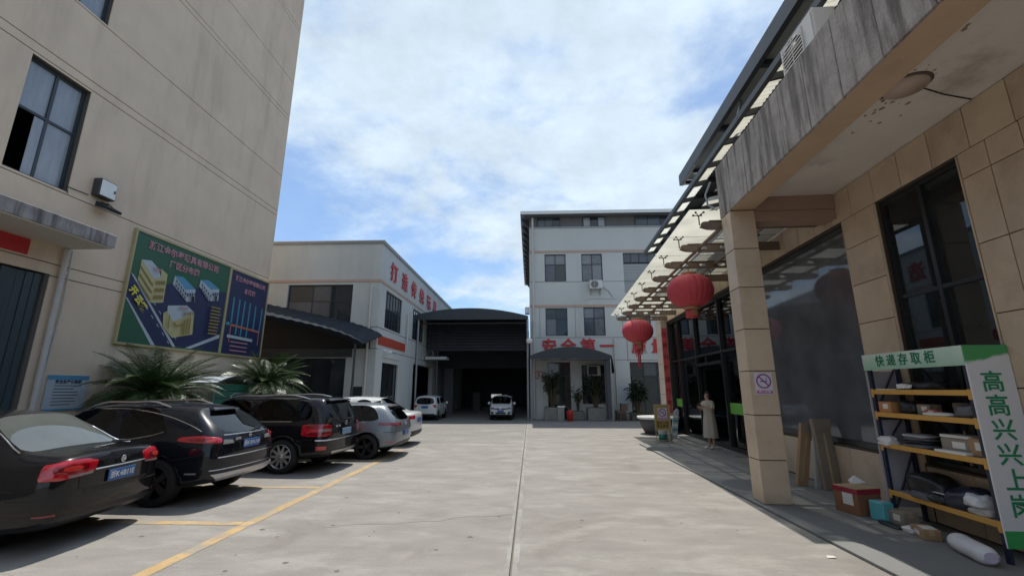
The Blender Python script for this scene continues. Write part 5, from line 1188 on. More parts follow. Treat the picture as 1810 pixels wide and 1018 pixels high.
for sg in (1, -1):
    l = c.patch('tail_lamp', [(sg * 27, 1.06), (sg * 52, 1.07), (sg * 55, .99), (sg * 28, .935)], LRED, .012, 16, 8, bow=.015, rnd=3.2)
    c.patch('lamp_segment', [(sg * 30, 1.035), (sg * 46, 1.045), (sg * 47, 1.005), (sg * 31, .965)], LRED2, .016, 12, 5, parent=l, rnd=3); c.patch('lamp_segment', [(sg * 31.5, 1.02), (sg * 37, 1.025), (sg * 37, .985), (sg * 32, .98)], LRED3, .02, 8, 4, parent=l, rnd=3)
    c.patch('reversing_lens', [(sg * 19, .995), (sg * 26, 1.01), (sg * 27, .935), (sg * 18, .935)], LWHT, .010, 6, 3)
    c.patch('reflector', [(sg * 40, .52), (sg * 46, .52), (sg * 46, .495), (sg * 40, .495)], LWHT, .006, 5, 2)
c.strip('chrome_strip', -26, 26, 1.075, .012, CHROME, .010); c.plate(.905, '浙K·5911W'); [c.strip('hatch_seam', sg * 27, sg * 31, 1.10, .005, TRIM, .002, z1=.76) for sg in (1, -1)]; [c.strip('bumper_seam', sg * 36, sg * 58, .80, .005, TRIM, .002, z1=.70) for sg in (1, -1)]; c.strip('chrome_strip', -30, 30, .735, .010, CHROME, .006); c.strip('bumper_line', -34, 34, .545, .008, CHROME, .004)
c.patch('silver_valance', [(-33, .485), (33, .485), (27, .36), (-27, .36)], mat('silver_plastic', (.52, .52, .53), .35, .05, 3, metal=.5), .02, 20, 4)
p = c.rear(0, 1.035, .012); em = MB(); em.lathe([(.030, 0), (.040, 0), (.040, -.008), (.030, -.008)], (p.x, 0, 1.03), CHROME, 24, 'x', cap=False); em.box(p.x - .007, p.x, -.03, .03, 1.024, 1.036, CHROME); em.build('emblem', c.t, local=True)
text('QX50', .055, (c.rear(14, 1.0, .012).x, c.rear(14, 1.0).y, 1.0), FXN, CHROME, c.t, 'model_badge', .001, .002, local=True)
c.patch('spoiler', [(-21, 1.515), (21, 1.515), (23, 1.47), (-23, 1.47)], PKN, .10, 14, 3, thick=.14); c.wiper(-1, 1.10, -16, 1.14)
for sg in (1, -1):   # bright line round the side glass
    b = MB(); pts = []
    for q in range(19):
        u = q / 18; x = .35 + 2.6 * u; z = 1.145 + .36 * math.sin(min(1, u * 1.55) * PI / 2) ** .85 if u < .65 else 1.505 - .0 * u
        p = c.side(x, z, sg, .004)
        if p: pts.append(p)
    if len(pts) > 2: b.tube(pts, .010, CHROME, 5)
    pts = [c.side(.98 + 2.3 * q / 12, (1.14 - .115 * min(1, q / 3.0) ** .7), sg, .004) for q in range(13)]; b.tube([p for p in pts if p], .010, CHROME, 5); b.build('chrome_window_line', c.t, local=True)
pass
# black boxy suv
GLK = [(0, .24, .745, .42, .95, 1.115, .71, 1.56, .60, 1.60), (.07, .31, .875, .35, .95, 1.12, .82, 1.585, .65, 1.635), (.28, .48, .915, .30, .94, 1.11, .86, 1.60, .675, 1.655), (1.1, 1.2, .92, .27, .93, 1.09, .865, 1.61, .68, 1.67), (1.8, 1.85, .92, .27, .92, 1.085, .865, 1.61, .68, 1.67), (1.9, 1.95, .92, .27, .92, 1.08, .865, 1.61, .68, 1.67),
       (2.75, 2.50, .92, .27, .91, 1.07, .86, 1.59, .67, 1.655), (3.1, 2.74, .915, .27, .90, 1.065, .85, 1.56, .66, 1.62), (3.32, 3.28, .91, .28, .90, 1.06, .84, 1.09, .74, 1.12), (4.1, 4.1, .90, .30, .86, 1.0, .81, 1.03, .70, 1.06), (4.42, 4.42, .84, .32, .76, .92, .74, .96, .62, .98), (4.53, 4.53, .72, .38, .66, .82, .62, .87, .52, .88)]
c = Car('parked_car', 'black boxy off-roader with ten spoke silver wheels and square red lamps', 'car', (-4.50, 10.9, 0), PI - R(4), GLK, [(2, 4), (5, 7)], (1.02, 3.78), .365, PKB, CGL, [(1.42, 1.88), (1.95, 2.95)], GRPC, ws=(7, 8))
c.rims(RIMS, 10, .075); c.seats(1.6, 2.6, hz=1.3); c.rails((.62, 2.75), .60, 0, CHROME); c.mirror_(2.95, 1.08, PKB)
for sg in (1, -1):
    l = c.patch('tail_lamp', [(sg * 26, 1.06), (sg * 50, 1.06), (sg * 51, .80), (sg * 26, .80)], LRED, .012, 14, 10, rnd=7)
    c.patch('lamp_segment', [(sg * 28, 1.045), (sg * 48, 1.045), (sg * 48, .975), (sg * 28, .975)], LRED2, .017, 10, 5, parent=l, rnd=5); c.patch('lamp_segment', [(sg * 28, .89), (sg * 48, .89), (sg * 48, .82), (sg * 28, .82)], LRED2, .017, 10, 5, parent=l, rnd=5)
    c.patch('reversing_lens', [(sg * 26.5, .955), (sg * 38, .955), (sg * 38, .90), (sg * 26.5, .90)], LWHT, .017, 8, 2, parent=l)
    c.patch('reflector', [(sg * 31, .59), (sg * 39, .59), (sg * 39, .51), (sg * 31, .51)], LRED, .006, 6, 3)
    p0 = c.side(.30, .92, sg); p0 and MB().tube([c.side(.44 - .1 * q, .86 + .09 * q, sg, .004) for q in (0, .5, 1)], .018, LRED, 6).build('side_marker', c.t, local=True)
    b = MB(); b.tube([p for p in [c.side(.85 + 2.1 * q / 10, 1.115 - .02 * q / 10, sg, .005) for q in range(11)] if p], .010, CHROME, 5); b.build('belt_trim', c.t, local=True)
[c.strip('hatch_seam', sg * 25, sg * 25, 1.12, .005, TRIM, .002, z1=.74) for sg in (1, -1)]; [c.strip('bumper_seam', sg * 42, sg * 56, .735, .005, TRIM, .002, z1=.70) for sg in (1, -1)]; c.plate(.86, '', m=flat('plate_glare', (.22, .34, .50), .3)); c.strip('bumper_chrome', -40, 40, .715, .016, CHROME, .008); c.patch('skid_plate', [(-24, .46), (24, .46), (22, .39), (-22, .39)], MT['silver_plastic'], .012, 14, 3)  # blank plate: its blue is painted pale to look overexposed
p = c.rear(0, 1.04, .01); em = MB(); em.lathe([(.046, 0), (.054, 0), (.054, -.008), (.046, -.008)], (p.x, 0, 1.045), CHROME, 28, 'x', cap=False)
for a in (90, 210, 330): em.prism([(p.x, .008 * math.cos(R(a + 90)), 1.045 + .008 * math.sin(R(a + 90))), (p.x, .047 * math.cos(R(a)), 1.045 + .047 * math.sin(R(a))), (p.x, -.008 * math.cos(R(a + 90)), 1.045 - .008 * math.sin(R(a + 90)))], (-.007, 0, 0), CHROME)
em.build('emblem', c.t, local=True)
q = c.rear(17, 1.0, .012); text('GLK 300', .062, (q.x - .01, q.y, 1.0), FXN, CHROME, c.t, 'model_badge', .002, .002, local=True)
c.patch('spoiler', [(-24, 1.605), (24, 1.605), (25, 1.565), (-25, 1.565)], PKB, .10, 14, 3, thick=.14); c.wiper(0, 1.13, -18, 1.16); pass
# grey hatchback
GOLF = [(0, .40, .73, .36, .82, .985, .70, 1.34, .53, 1.375), (.08, .50, .855, .28, .82, .985, .80, 1.37, .585, 1.415), (.36, .72, .89, .24, .81, .98, .835, 1.385, .605, 1.435), (.85, 1.05, .895, .22, .80, .97, .84, 1.395, .61, 1.45), (1.7, 1.75, .895, .22, .79, .965, .84, 1.40, .615, 1.46), (1.8, 1.85, .895, .22, .79, .96, .84, 1.40, .615, 1.46), (2.6, 2.3, .895, .22, .77, .95, .83, 1.38, .605, 1.44), (2.95, 2.55, .89, .22, .76, .945, .82, 1.345, .60, 1.40),
        (3.25, 3.22, .88, .23, .75, .93, .80, .98, .68, 1.01), (3.85, 3.85, .86, .25, .68, .84, .76, .88, .62, .91), (4.15, 4.13, .79, .28, .60, .74, .68, .79, .56, .81), (4.28, 4.26, .66, .33, .54, .66, .56, .70, .46, .72)]
c = Car('parked_car', 'grey hatchback with black roof spoiler parked beside the boxy off-roader', 'car', (-3.62, 13.0, 0), PI, GOLF, [(2, 4), (5, 7)], (.80, 3.42), .325, PGY, CGL, [(1.15, 1.77), (1.84, 2.9)], GRPC, ws=(7, 8))
c.rims(RIMD, 5, .06, True); c.seats(1.35, 2.3, hz=1.15); c.mirror_(2.85, .95, TRIM)
for sg in (1, -1): c.patch('tail_lamp', [(sg * 18, .93), (sg * 44, .95), (sg * 47, .87), (sg * 18, .86)], mat('tail_lamp_dark_red', (.25, .008, .02), .12, .15, 14, coat=1), .010, 12, 4); c.patch('reflector', [(sg * 30, .45), (sg * 40, .45), (sg * 40, .43), (sg * 30, .43)], LRED, .006, 6, 2)
c.plate(.64, ''); [c.strip('hatch_seam', sg * 27, sg * 29, .98, .005, TRIM, .002, z1=.72) for sg in (1, -1)]; c.strip('bumper_line', -42, 42, .70, .006, TRIM, .003); c.patch('diffuser', [(-26, .42), (26, .42), (24, .34), (-24, .34)], TRIM, .008, 12, 3)
c.patch('spoiler', [(-22, 1.395), (22, 1.395), (23, 1.35), (-23, 1.35)], TRIM, .10, 14, 3, thick=.14); pass
b = MB(); b.prism([(.75, .012, 1.44), (.97, .004, 1.455), (.74, .012, 1.51)], (0, -.024, 0), TRIM); b.build('aerial_fin', c.t, local=True)
p = c.rear(0, .90, .01); em = MB(); em.lathe([(.046, 0), (.054, 0), (.054, -.008), (.046, -.008)], (p.x, 0, .90), CHROME, 24, 'x', cap=False)
for sg in (1, -1): em.prism([(p.x, sg * .034, .93), (p.x, sg * .024, .93), (p.x, sg * .004, .862), (p.x, sg * .012, .862)], (-.006, 0, 0), CHROME)
em.build('emblem', c.t, local=True)
# white sedan
c = Car('parked_car', 'white sedan farthest along the bays beyond the grey hatchback', 'car', (-3.9, 15.6, 0), PI, SED, [(5, 6), (7, 9)], (1.0, 3.65), .33, PWH, CGL, [(1.32, 2.03), (2.1, 3.1)], GRPC, rear_cap_glass=False, ws=(9, 10), rw=(3, 4))
c.rims(RIMS, 5, .06, True); c.seats(1.45, 2.45, hz=1.14); c.mirror_(3.15, .95, PWH)
for sg in (1, -1): c.patch('tail_lamp', [(sg * 19, .97), (sg * 45, .96), (sg * 47, .86), (sg * 20, .85)], LRED, .010, 12, 4)
c.plate(.80, ''); c.patch('bumper_recess', [(-30, .47), (30, .47), (28, .36), (-28, .36)], TRIM, .006, 12, 3); pass
# vans in the shed
VAN = [(0, .10, .66, .36, .85, 1.02, .66, 1.45, .60, 1.52), (.07, .17, .77, .30, .85, 1.02, .75, 1.47, .64, 1.56), (.3, .38, .79, .27, .85, 1.02, .765, 1.48, .66, 1.58), (1.2, 1.25, .795, .25, .85, 1.01, .77, 1.49, .665, 1.60), (1.3, 1.35, .795, .25, .85, 1.01, .77, 1.49, .665, 1.60), (2.4, 2.35, .795, .25, .85, 1.0, .77, 1.48, .66, 1.59), (3.1, 2.75, .79, .25, .84, .99, .76, 1.42, .64, 1.53), (3.5, 3.45, .78, .26, .82, .97, .74, 1.02, .66, 1.05), (3.95, 3.95, .75, .28, .70, .86, .70, .91, .58, .94), (4.15, 4.12, .62, .33, .58, .74, .54, .79, .46, .81)]
for k in (0, 1):
    c = Car('parked_van', ('white van with its rear facing out at the left of the dark shed', 'white van facing the camera at the right of the dark shed')[k], 'van', ((-6.18, 26.2, 0), (-1.78, 26.6, 0))[k], (PI / 2, -PI / 2)[k], VAN, [(2, 3), (4, 6)], (.72, 3.25), .31, PWH, CGL, [(1.34, 2.3), (2.36, 3.1)], 'white vans in the dark shed', ws=(6, 7))
    c.t.scale = (.88, .88, .9)
    if k: c.t.location.y += 3.65
    c.rims(RIMD, 5, .06); c.seats(1.7, 2.5, hz=1.2); c.mirror_(3.0, 1.0, PWH)
    if k == 0:
        for sg in (1, -1): c.patch('tail_lamp', [(sg * 20, 1.0), (sg * 31, 1.01), (sg * 31, .80), (sg * 24, .86)], LRED, .01, 6, 6)
        c.plate(.86, ''); c.patch('bumper_recess', [(-26, .45), (26, .45), (25, .38), (-25, .38)], TRIM, .006, 10, 2); c.strip('chrome_strip', -18, 18, .95, .012, CHROME)
        c.patch('spoiler', [(-20, 1.52), (20, 1.52), (21, 1.48), (-21, 1.48)], PWH, .10, 12, 3, thick=.12)
    else:
        for sg in (1, -1):
            c.patch('headlamp', [(sg * 16, .80), (sg * 30, .84), (sg * 31, .74), (sg * 18, .70)], mat('headlamp_dark', (.12, .12, .13), .12, .1, 9, coat=1), .01, 8, 4, fn=c.front)
            c.patch('fog_lamp_surround', [(sg * 20, .54), (sg * 29, .58), (sg * 27, .42), (sg * 20, .40)], TRIM, .008, 6, 4, fn=c.front); p = c.front(sg * 24, .49, .012); b = MB(); b.lathe([(.0, .01), (.04, .008), (.045, -.01)], p, LWHT, 14, 'x'); b.build('fog_lamp', c.t, local=True)
        c.patch('grille', [(-15, .785), (15, .785), (17, .70), (-17, .70)], TRIM, .008, 12, 3, fn=c.front); c.patch('lower_grille', [(-15, .52), (15, .52), (14, .42), (-14, .42)], TRIM, .008, 12, 3, fn=c.front)
        c.plate(.60, '', rear=False); p = c.front(0, .745, .014); b = MB(); b.lathe([(.03, 0), (.05, 0), (.05, .006), (.03, .006)], p, CHROME, 18, 'x'); b.build('emblem', c.t, local=True)

# ------------------------------------------------------------------ small tent with potted plants in front of the block
TX0, TX1, TY0, TY1 = .02, 4.66, 26.0, 27.95
tn = thing('canopy_tent', 'small dark canopy tent with an arched roof in front of the three storey block', 'tent', (2.3, 26.9, 0))
A = arc(TX0 - .06, TX1 + .1, 3.70, 4.22, 20)
b = MB(); b.grid([[(x, TY0, z), (x, (TY0 + TY1) / 2, z + .03), (x, TY1, z)] for x, z in A], TARP); b.grid([[(x, TY0, z - .03), (x, TY1, z - .03)] for x, z in A][::-1], TARP); b.build('roof', tn)
b = MB()
for i in range(20):
    (x0, z0), (x1, z1) = A[i], A[i + 1]; w0 = 3.52 + .05 * math.sin(i * 1.3); w1 = 3.52 + .05 * math.sin((i + 1) * 1.3)
    b.prism([(x0, TY0 - .03, z0 + .005), (x1, TY0 - .03, z1 + .005), (x1, TY0 - .03, w1), (x0, TY0 - .03, w0)], (0, .025, 0), MT['tarp_gable'])
b.build('front_valance', tn)
P = []
for i in range(13):
    y = TY0 + (TY1 - TY0) * i / 12; P.append([(TX1 + .10 + .22 * (1 - q) * 0 + .03 * math.sin(i * 1.1) + .10 * q, y, 3.68 - .85 * q - .12 * q * math.sin(i * .5)) for q in (0, .33, .66, 1)])
b = MB(); b.grid(P, TARP); b.grid([[(p[0] - .02, p[1], p[2]) for p in r] for r in P][::-1], TARP); b.build('side_valance', tn)
for x in (TX0, TX1):
    for y in (TY0 + .02, TY1 - .03): b = MB(); b.tube([(x, y, 0), (x, y, 3.68)], .045, METALG, 8); b.build('post', tn)
b = MB(); b.tube([(TX0, TY0 + .02, 3.6), (TX1, TY0 + .02, 3.6)], .03, METALG, 6); b.build('crossbar', tn)
P = []
for i in range(17):
    u = i / 16; P.append([(TX1 - .35 + .28 * u + .05 * math.sin(i * 2.1), TY0 + .12 + .05 * math.cos(i * 1.9), z) for z in (3.5, 2.2, 1.0, .15)])
b = MB(); b.grid(P, mat('grey_curtain', (.11, .12, .135), .8, .2, 2)); b.grid([[(p[0], p[1] + .015, p[2]) for p in r] for r in P][::-1], MT['grey_curtain']); b.build('side_curtain', tn)
t = thing('number_plaque', 'faded red number five in a ring on the block wall beside the tent post', 'sign', (.5, YB, 2.68))
me = curve_mesh([circ(0, 0, .27, n=32), circ(0, 0, .22, n=32)], .004)
me.transform(Matrix.Translation((.52, YB - .012, 2.66)) @ FYN); me.transform(wmat(t).inverted()); me.materials.append(flat('number_red', (.38, .10, .12), .6)); link(bpy.data.objects.new('ring', me), t)
text('5', .42, (.52, YB - .012, 2.66), FYN, MT['number_red'], t, 'numeral', .012, .004)
STONE = mat('planter_stone', (.22, .215, .205), .9, .2, 3, bump=.2)
LEAF = mat('leaf_green', (.045, .095, .030), .5, .35, 3); LEAF2 = mat('leaf_dark', (.028, .062, .026), .5, .35, 3); STEM = mat('plant_stem', (.10, .08, .05), .9)
def pot_plant(name, label, x, y, w_, hp, hh, n, seed, leafm, long=False):
    rs = random.Random(seed); t = thing(name, label, 'potted plant', (x, y, 0))
    b = MB(); b.box(-w_ * .5, w_ * .5, -w_ * .4, w_ * .4, 0, hp, STONE); b.build('planter_box', t, local=True, bevel=.03)
    b = MB(); b.box(-w_ * .44, w_ * .44, -w_ * .34, w_ * .34, hp, hp + .02, MT['soil']); b.build('soil', t, local=True)
    st = MB(); lf = MB()
    for k in range(n // 8):
        a = rs.uniform(0, 6.28); r_ = rs.uniform(.1, .55) * w_ * 1.3; top = Vector((r_ * math.cos(a), r_ * .8 * math.sin(a), hp + hh * rs.uniform(.45, 1)))
        mid = Vector((top.x * .4, top.y * .4, hp + (top.z - hp) * .6)); st.tube([(top.x * .12, top.y * .12, hp), mid, top], .014, STEM, 5, radii=[.018, .013, .005])
        for q in range(8):
            u = rs.uniform(.35, 1.05); p = mid.lerp(top, u) if u > .3 else mid; d = Vector((rs.gauss(0, 1), rs.gauss(0, 1), rs.uniform(-.5, .6))).normalized(); ln = rs.uniform(.12, .26) * (1.7 if long else 1); sd_ = d.cross(Vector((0, 0, 1))).normalized() * ln * (.13 if long else .26)
            m_ = p + d * ln * .5 + Vector((0, 0, .02)); e_ = p + d * ln - Vector((0, 0, ln * .25)); lf.add([p, m_ + sd_, e_, m_ - sd_], [(0, 1, 2), (0, 2, 3)], leafm, True)
    st.build('stem', t, local=True)['kind'] = 'stuff'; o = lf.build('foliage', t, local=True); o['kind'] = 'stuff'; return t
pot_plant('potted_plant', 'tall bushy potted plant at the left inside the small tent', 1.3, 27.0, 1.05, .75, 2.15, 520, 1, LEAF2)
pot_plant('potted_plant', 'leafy potted plant at the right inside the small tent', 3.85, 27.0, 1.05, .72, 1.9, 440, 2, LEAF2)
pot_plant('potted_plant', 'low green potted plant in the middle of the small tent', 2.85, 27.4, .7, .5, 1.5, 130, 3, LEAF)
pot_plant('potted_plant', 'spiky dark potted plant right of the tent near the glass doors', 6.35, 27.2, .9, .45, 1.9, 360, 4, LEAF2, True)
t = thing('litter_bin', 'small bright red bin standing on the ground inside the tent', 'bin', (2.25, 26.35, 0)); b = MB(); b.lathe([(.16, 0), (.20, .46), (.205, .5), (.18, .5), (.17, .1)], (0, 0, 0), flat('bin_red', (.52, .035, .03), .4), 20); b.build('bucket', t, local=True)
b = MB(); b.lathe([(.19, .505), (.205, .51), (.205, .55), (.05, .62), (0, .625)], (0, 0, 0), MT['bin_red'], 20); b.build('lid', t, local=True)
t = thing('foam_box', 'pale crate with a white lid on the left planter in the tent', 'box', (1.75, 26.7, .0)); b = MB(); b.box(-.2, .25, -.2, .2, .76, .84, WHITE); b.box(-.18, .2, -.18, .18, 0, .755, mat('pale_crate', (.3, .3, .29), .8)); b.build('body', t, local=True, bevel=.01)
t = thing('wooden_bench', 'low dark wooden bench by the block doors right of the tent', 'bench', (6.0, 26.6, 0)); WD = mat('dark_wood', (.10, .07, .05), .8, .3, 4, stretch=(1, 6, 6))
for k in range(3): b = MB(); b.box(-1.0, 1.0, -.2 + k * .14, -.08 + k * .14, .42, .46, WD); b.build('seat_slat', t, local=True)
for x in (-.85, .85): b = MB(); b.box(x - .04, x + .04, -.18, .2, 0, .418, WD); b.build('leg', t, local=True)
for k, (x, z, s_) in enumerate(((5.35, .0, .55), (5.55, .56, .4))):
    b = MB(); b.box(-s_ / 2, s_ / 2, -s_ / 2, s_ / 2, 0, s_, mat('brown_crate', (.16, .11, .085), .9, .2, 3)); o = b.build('storage_crate', local=True, bevel=.01); o.location = (x, 27.3, z); tag(o, ('brown crate on the ground between the tent and the glass doors', 'smaller brown crate on top of the one beside the tent')[k], 'crate')
t = thing('window_conditioner', 'old white air conditioner hung high inside the small tent', 'air conditioner', (3.9, 27.9, 2.6)); b = MB(); b.box(-.4, .4, -.35, 0, 0, .62, mat('old_ac', (.42, .41, .37), .6)); b.build('casing', t, local=True, bevel=.02)
b = MB(); b.box(-.34, .2, -.362, -.351, .06, .56, BLACK); b.build('grille', t, local=True)

# ------------------------------------------------------------------ cycads and the green cart between cars and wall
CYC = mat('cycad_leaf', (.046, .090, .024), .38, .35, 2.5, spec=.6); CYD = mat('cycad_leaf_old', (.045, .075, .030), .45, .35, 2.5)
def frond_mesh(ln, droop, seed, m):
    rs = random.Random(seed); b = MB(); pts = []; n = 50
    for i in range(n + 1):
        u = i / n; pts.append(Vector((ln * (u - .22 * droop * u ** 3), 0, ln * (.38 * u * (1 - droop * .4) - droop * .85 * u * u))))
    b.tube(pts[::5], .012, m, 4, radii=[.014 * (1 - .7 * k / 9) for k in range(len(pts[::5]))])
    for i in range(5, n):
        u = i / n; l_ = .27 * math.sin(math.pi * min(1, .12 + u * .93)) ** .7 * (ln / 1.3)
        d = (pts[min(i + 1, n)] - pts[i - 1]).normalized()
        for sg in (1, -1):
            for h in (0,):
                p = pts[i] + d * (ln / n * h); out = (Vector((0, sg, 0)) * .86 + d * .55 + Vector((0, 0, .28 + rs.uniform(-.08, .08)))).normalized(); w_ = d * .0072
                mid = p + out * l_ * .55; tip = p + out * l_ - Vector((0, 0, l_ * .22)); b.add([p - w_, p + w_, mid + w_ * .9, mid - w_ * .9, tip], [(0, 1, 2, 3), (3, 2, 4)], m)
    return b.mesh('frond')
FR = [frond_mesh(1.62, d, k, m) for k, (d, m) in enumerate(((.35, CYC), (.55, CYC), (.8, CYC), (1.0, CYC), (1.2, CYD), (1.4, CYD)))]
def cycad(label, x, y, hz, sc, seed):
    rs = random.Random(seed); t = thing('cycad', label, 'palm', (x, y, 0), 0, 'cycads along the office wall')
    b = MB(); prof = []
    for k in range(24): prof.append((.20 + .035 * (k % 2) - .002 * k, hz * k / 23))
    b.lathe(prof, (0, 0, 0), mat('cycad_trunk', (.09, .07, .05), .95, .3, 6), 18, smooth=False); b.build('trunk', t, local=True)
    for k in range(185):
        lev = (k / 184) ** .85; ix = min(5, int(lev * 6)); o = bpy.data.objects.new('frond', FR[ix]); link(o, t)
        o.location = (0, 0, hz - .05 - .10 * lev); el = 68 - 82 * lev ** .85 + rs.uniform(-8, 8); s_ = sc * rs.uniform(.82, 1.12)
        o.rotation_euler = (rs.uniform(-.3, .3), -R(el) + .36, k * 2.39996 + rs.uniform(-.25, .25)); o.scale = (s_, s_, s_)
    return t
cycad('dark cycad with arching fronds under the green site plan board', -9.7, 11.2, 1.7, 1.08, 5)
cycad('sunlit cycad with yellow green fronds at the office building corner', -9.35, 15.35, 1.98, 1.08, 9)
t = thing('covered_cart', 'green panelled cart with a curved white roof between the two cycads', 'cart', (-9.7, 13.6, 0), R(90))
P = [[(-.9 + 1.8 * i / 12, y, 2.02 + .20 * math.sin(math.pi * i / 12)) for y in (-.55, .55)] for i in range(13)]
b = MB(); b.grid(P, PRINTW); b.grid([[(p[0], p[1], p[2] - .03) for p in r] for r in P][::-1], PRINTW); b.build('roof', t, local=True)
for k in range(5): b = MB(); b.box(-.8, .8, .42 * -1, -.40, .95 + k * .205, 1.14 + k * .205, mat('cart_green', (.02, .13, .085), .5, .1, 4)); b.build('side_panel', t, local=True, bevel=.01)
b = MB(); b.box(-.82, .82, -.39, .42, .55, .94, MT['cart_green']); b.box(-.85, .85, -.45, .45, .48, .545, METALD); b.build('body', t, local=True, bevel=.01)
for x in (-.8, .8):
    for y in (-.42, .42): b = MB(); b.tube([(x, y, .5), (x, y, 2.04)], .022, METALG, 6); b.build('post', t, local=True)
for x in (-.55, .55):
    for y in (-.5, .5): b = MB(); b.lathe([(.0, -.05), (.26, -.05), (.28, 0), (.26, .05), (0, .05)], (x, y, .28), TYRE, 20, 'y'); b.build('wheel', t, local=True)
t = thing('handrail', 'grey metal rail beside the second cycad behind the parked cars', 'rail', (-8.9, 14.4, 0)); b = MB(); b.tube([(-9.3, 13.6, 0), (-9.3, 13.6, 1.62), (-9.3, 13.7, 1.68), (-9.3, 15.6, 1.68), (-9.3, 15.7, 1.6), (-9.3, 15.7, 0)], .035, METALG, 8); b.build('tube', t)
g = MB(); g.box(-10.69, -9.1, 10.3, 17.2, 0, .16, mat('bed_kerb', (.3, .29, .27), .9)); o = g.build('planting_bed_kerb', bevel=.01); o['kind'] = 'structure'

# ------------------------------------------------------------------ person in the doorway
def skin(name, verts, edges, rad, parent, m, root=0, sub=2):
    me = bpy.data.meshes.new(name); me.from_pydata(verts, edges, []); o = bpy.data.objects.new(name, me); COL.objects.link(o)
    o.modifiers.new('k', 'SKIN'); sb = o.modifiers.new('s', 'SUBSURF'); sb.levels = sb.render_levels = sub
    for i, v in enumerate(me.skin_vertices[0].data): r_ = rad[i]; v.radius = r_ if isinstance(r_, tuple) else (r_, r_); v.use_root = (i == root)
    m2 = bpy.data.meshes.new_from_object(o.evaluated_get(bpy.context.evaluated_depsgraph_get())); bpy.data.objects.remove(o)
    m2.materials.clear(); m2.materials.append(m)
    for p in m2.polygons: p.use_smooth = True; p.material_index = 0
    m2.name = name; return link(bpy.data.objects.new(name, m2), parent)
SKIN = mat('skin', (.50, .31, .225), .55, .06, 6); HAIR = mat('hair', (.010, .008, .007), .7, .3, 12); DRESS = mat('cream_dress', (.42, .38, .335), .85, .08, 4, bump=.1)
pe = thing('person', 'person in a long cream dress standing in the showroom doorway holding up a phone', 'person', (5.60, 14.55, .055), PI + R(25))
V = [(0, 0, .90), (0, 0, 1.08), (.01, 0, 1.25), (0, 0, 1.36), (.015, 0, 1.44), (.03, 0, 1.50), (.035, 0, 1.57), (.02, 0, 1.645)]; rad = [(.13, .15), (.105, .125), (.10, .14), (.07, .12), .045, .062, (.082, .075), (.05, .05)]
E_ = [(i, i + 1) for i in range(7)]
def chain(start, pts):
    prev = start
    for p, r_ in pts: V.append(p); rad.append(r_); E_.append((prev, len(V) - 1)); prev = len(V) - 1
    return prev
for sg in (1, -1):
    chain(0, [((.0, sg * .09, .82), .085), ((.01, sg * .09, .48), .055), ((.0, sg * .085, .28), .045), ((-.02, sg * .085, .08), .03), ((.05, sg * .09, .025), .03), ((.13, sg * .095, .018), (.035, .018))])
    sh = chain(3, [((.0, sg * .17, 1.35), .045), ((.08, sg * .215, 1.12), .038)])
    hx = .30 if sg > 0 else .34; hz = 1.24 if sg > 0 else 1.20
    el = chain(sh, [((hx - .08, sg * .10, hz - .02), .028), ((hx, sg * .06, hz + .01), (.030, .018))])
    for k in range(4): chain(el, [((hx + .045, sg * (.065 - .018 * k) , hz + .035 - .012 * k), .010), ((hx + .07, sg * (.03 - .015 * k), hz + .045 - .014 * k), .008)])
    chain(el, [((hx + .01, sg * .02, hz + .05), .010), ((hx + .035, sg * .0, hz + .065), .008)])
V.append((.118, 0, 1.565)); rad.append(.012); E_.append((6, len(V) - 1))
body = skin('body', V, E_, rad, pe, SKIN)
b = MB()
for sg in (1, -1): b.lathe([(0, -.008), (.009, -.004), (.009, .004), (0, .008)], (.102, sg * .03, 1.59), flat('eye_dark', (.03, .02, .018), .3), 8, 'x')
b.build('eye', body, local=True)
b = MB(); b.prism([(.10, -.022, 1.532), (.10, .022, 1.532), (.098, .015, 1.524), (.098, -.015, 1.524)], (.008, 0, 0), flat('lips', (.42, .15, .14), .5)); b.build('mouth', body, local=True)
P = []; n = 32
for z, rx, ry, cx_ in ((1.40, .085, .15, .0), (1.36, .11, .205, .0), (1.28, .135, .21, .02), (1.18, .14, .19, .015), (1.05, .135, .175, .0), (.92, .15, .185, 0), (.75, .165, .20, 0), (.55, .18, .215, 0), (.38, .19, .225, .0), (.30, .192, .228, .0)):
    P.append([(cx_ + rx * (1 + (.05 * math.sin(k * 2 * math.pi / n * 7) if z < 1.0 else 0)) * math.cos(2 * math.pi * (k % n) / n), ry * (1 + (.05 * math.sin(k * 2 * math.pi / n * 7) if z < 1.0 else 0)) * math.sin(2 * math.pi * (k % n) / n), z) for k in range(n + 1)])
b = MB(); b.grid(P[::-1], DRESS); dr = b.build('dress', pe, local=True)
for sg in (1, -1):
    b = MB(); b.tube([(-.0, sg * .12, 1.37), (.02, sg * .185, 1.30), (.06, sg * .215, 1.17)], .07, DRESS, 14, caps=False, radii=[.075, .075, .068]); b.build('sleeve', dr, local=True)
b = MB(); P = []
for j in range(11):
    v = math.pi * j / 13; row = []
    for k in range(21):
        u = 2 * math.pi * (k % 20) / 20; x = math.cos(u); back = 1.0 if x < .25 else .80 if j < 5 else .2
        row.append((.005 + .108 * math.sin(v) * x * (back if x > 0 else 1.08), .098 * math.sin(v) * math.sin(u), 1.585 + .118 * math.cos(v) - (.0 if x < .2 else 0)))
    P.append(row)
P = [[p if not (p[0] > .07 and p[2] < 1.63) else (.03, p[1] * .95, p[2]) for p in r] for r in P]
b.grid(P, HAIR); b.lathe([(0, -.05), (.045, -.03), (.05, 0), (.04, .04), (0, .05)], (-.12, 0, 1.55), HAIR, 14); b.build('hair', pe, local=True)
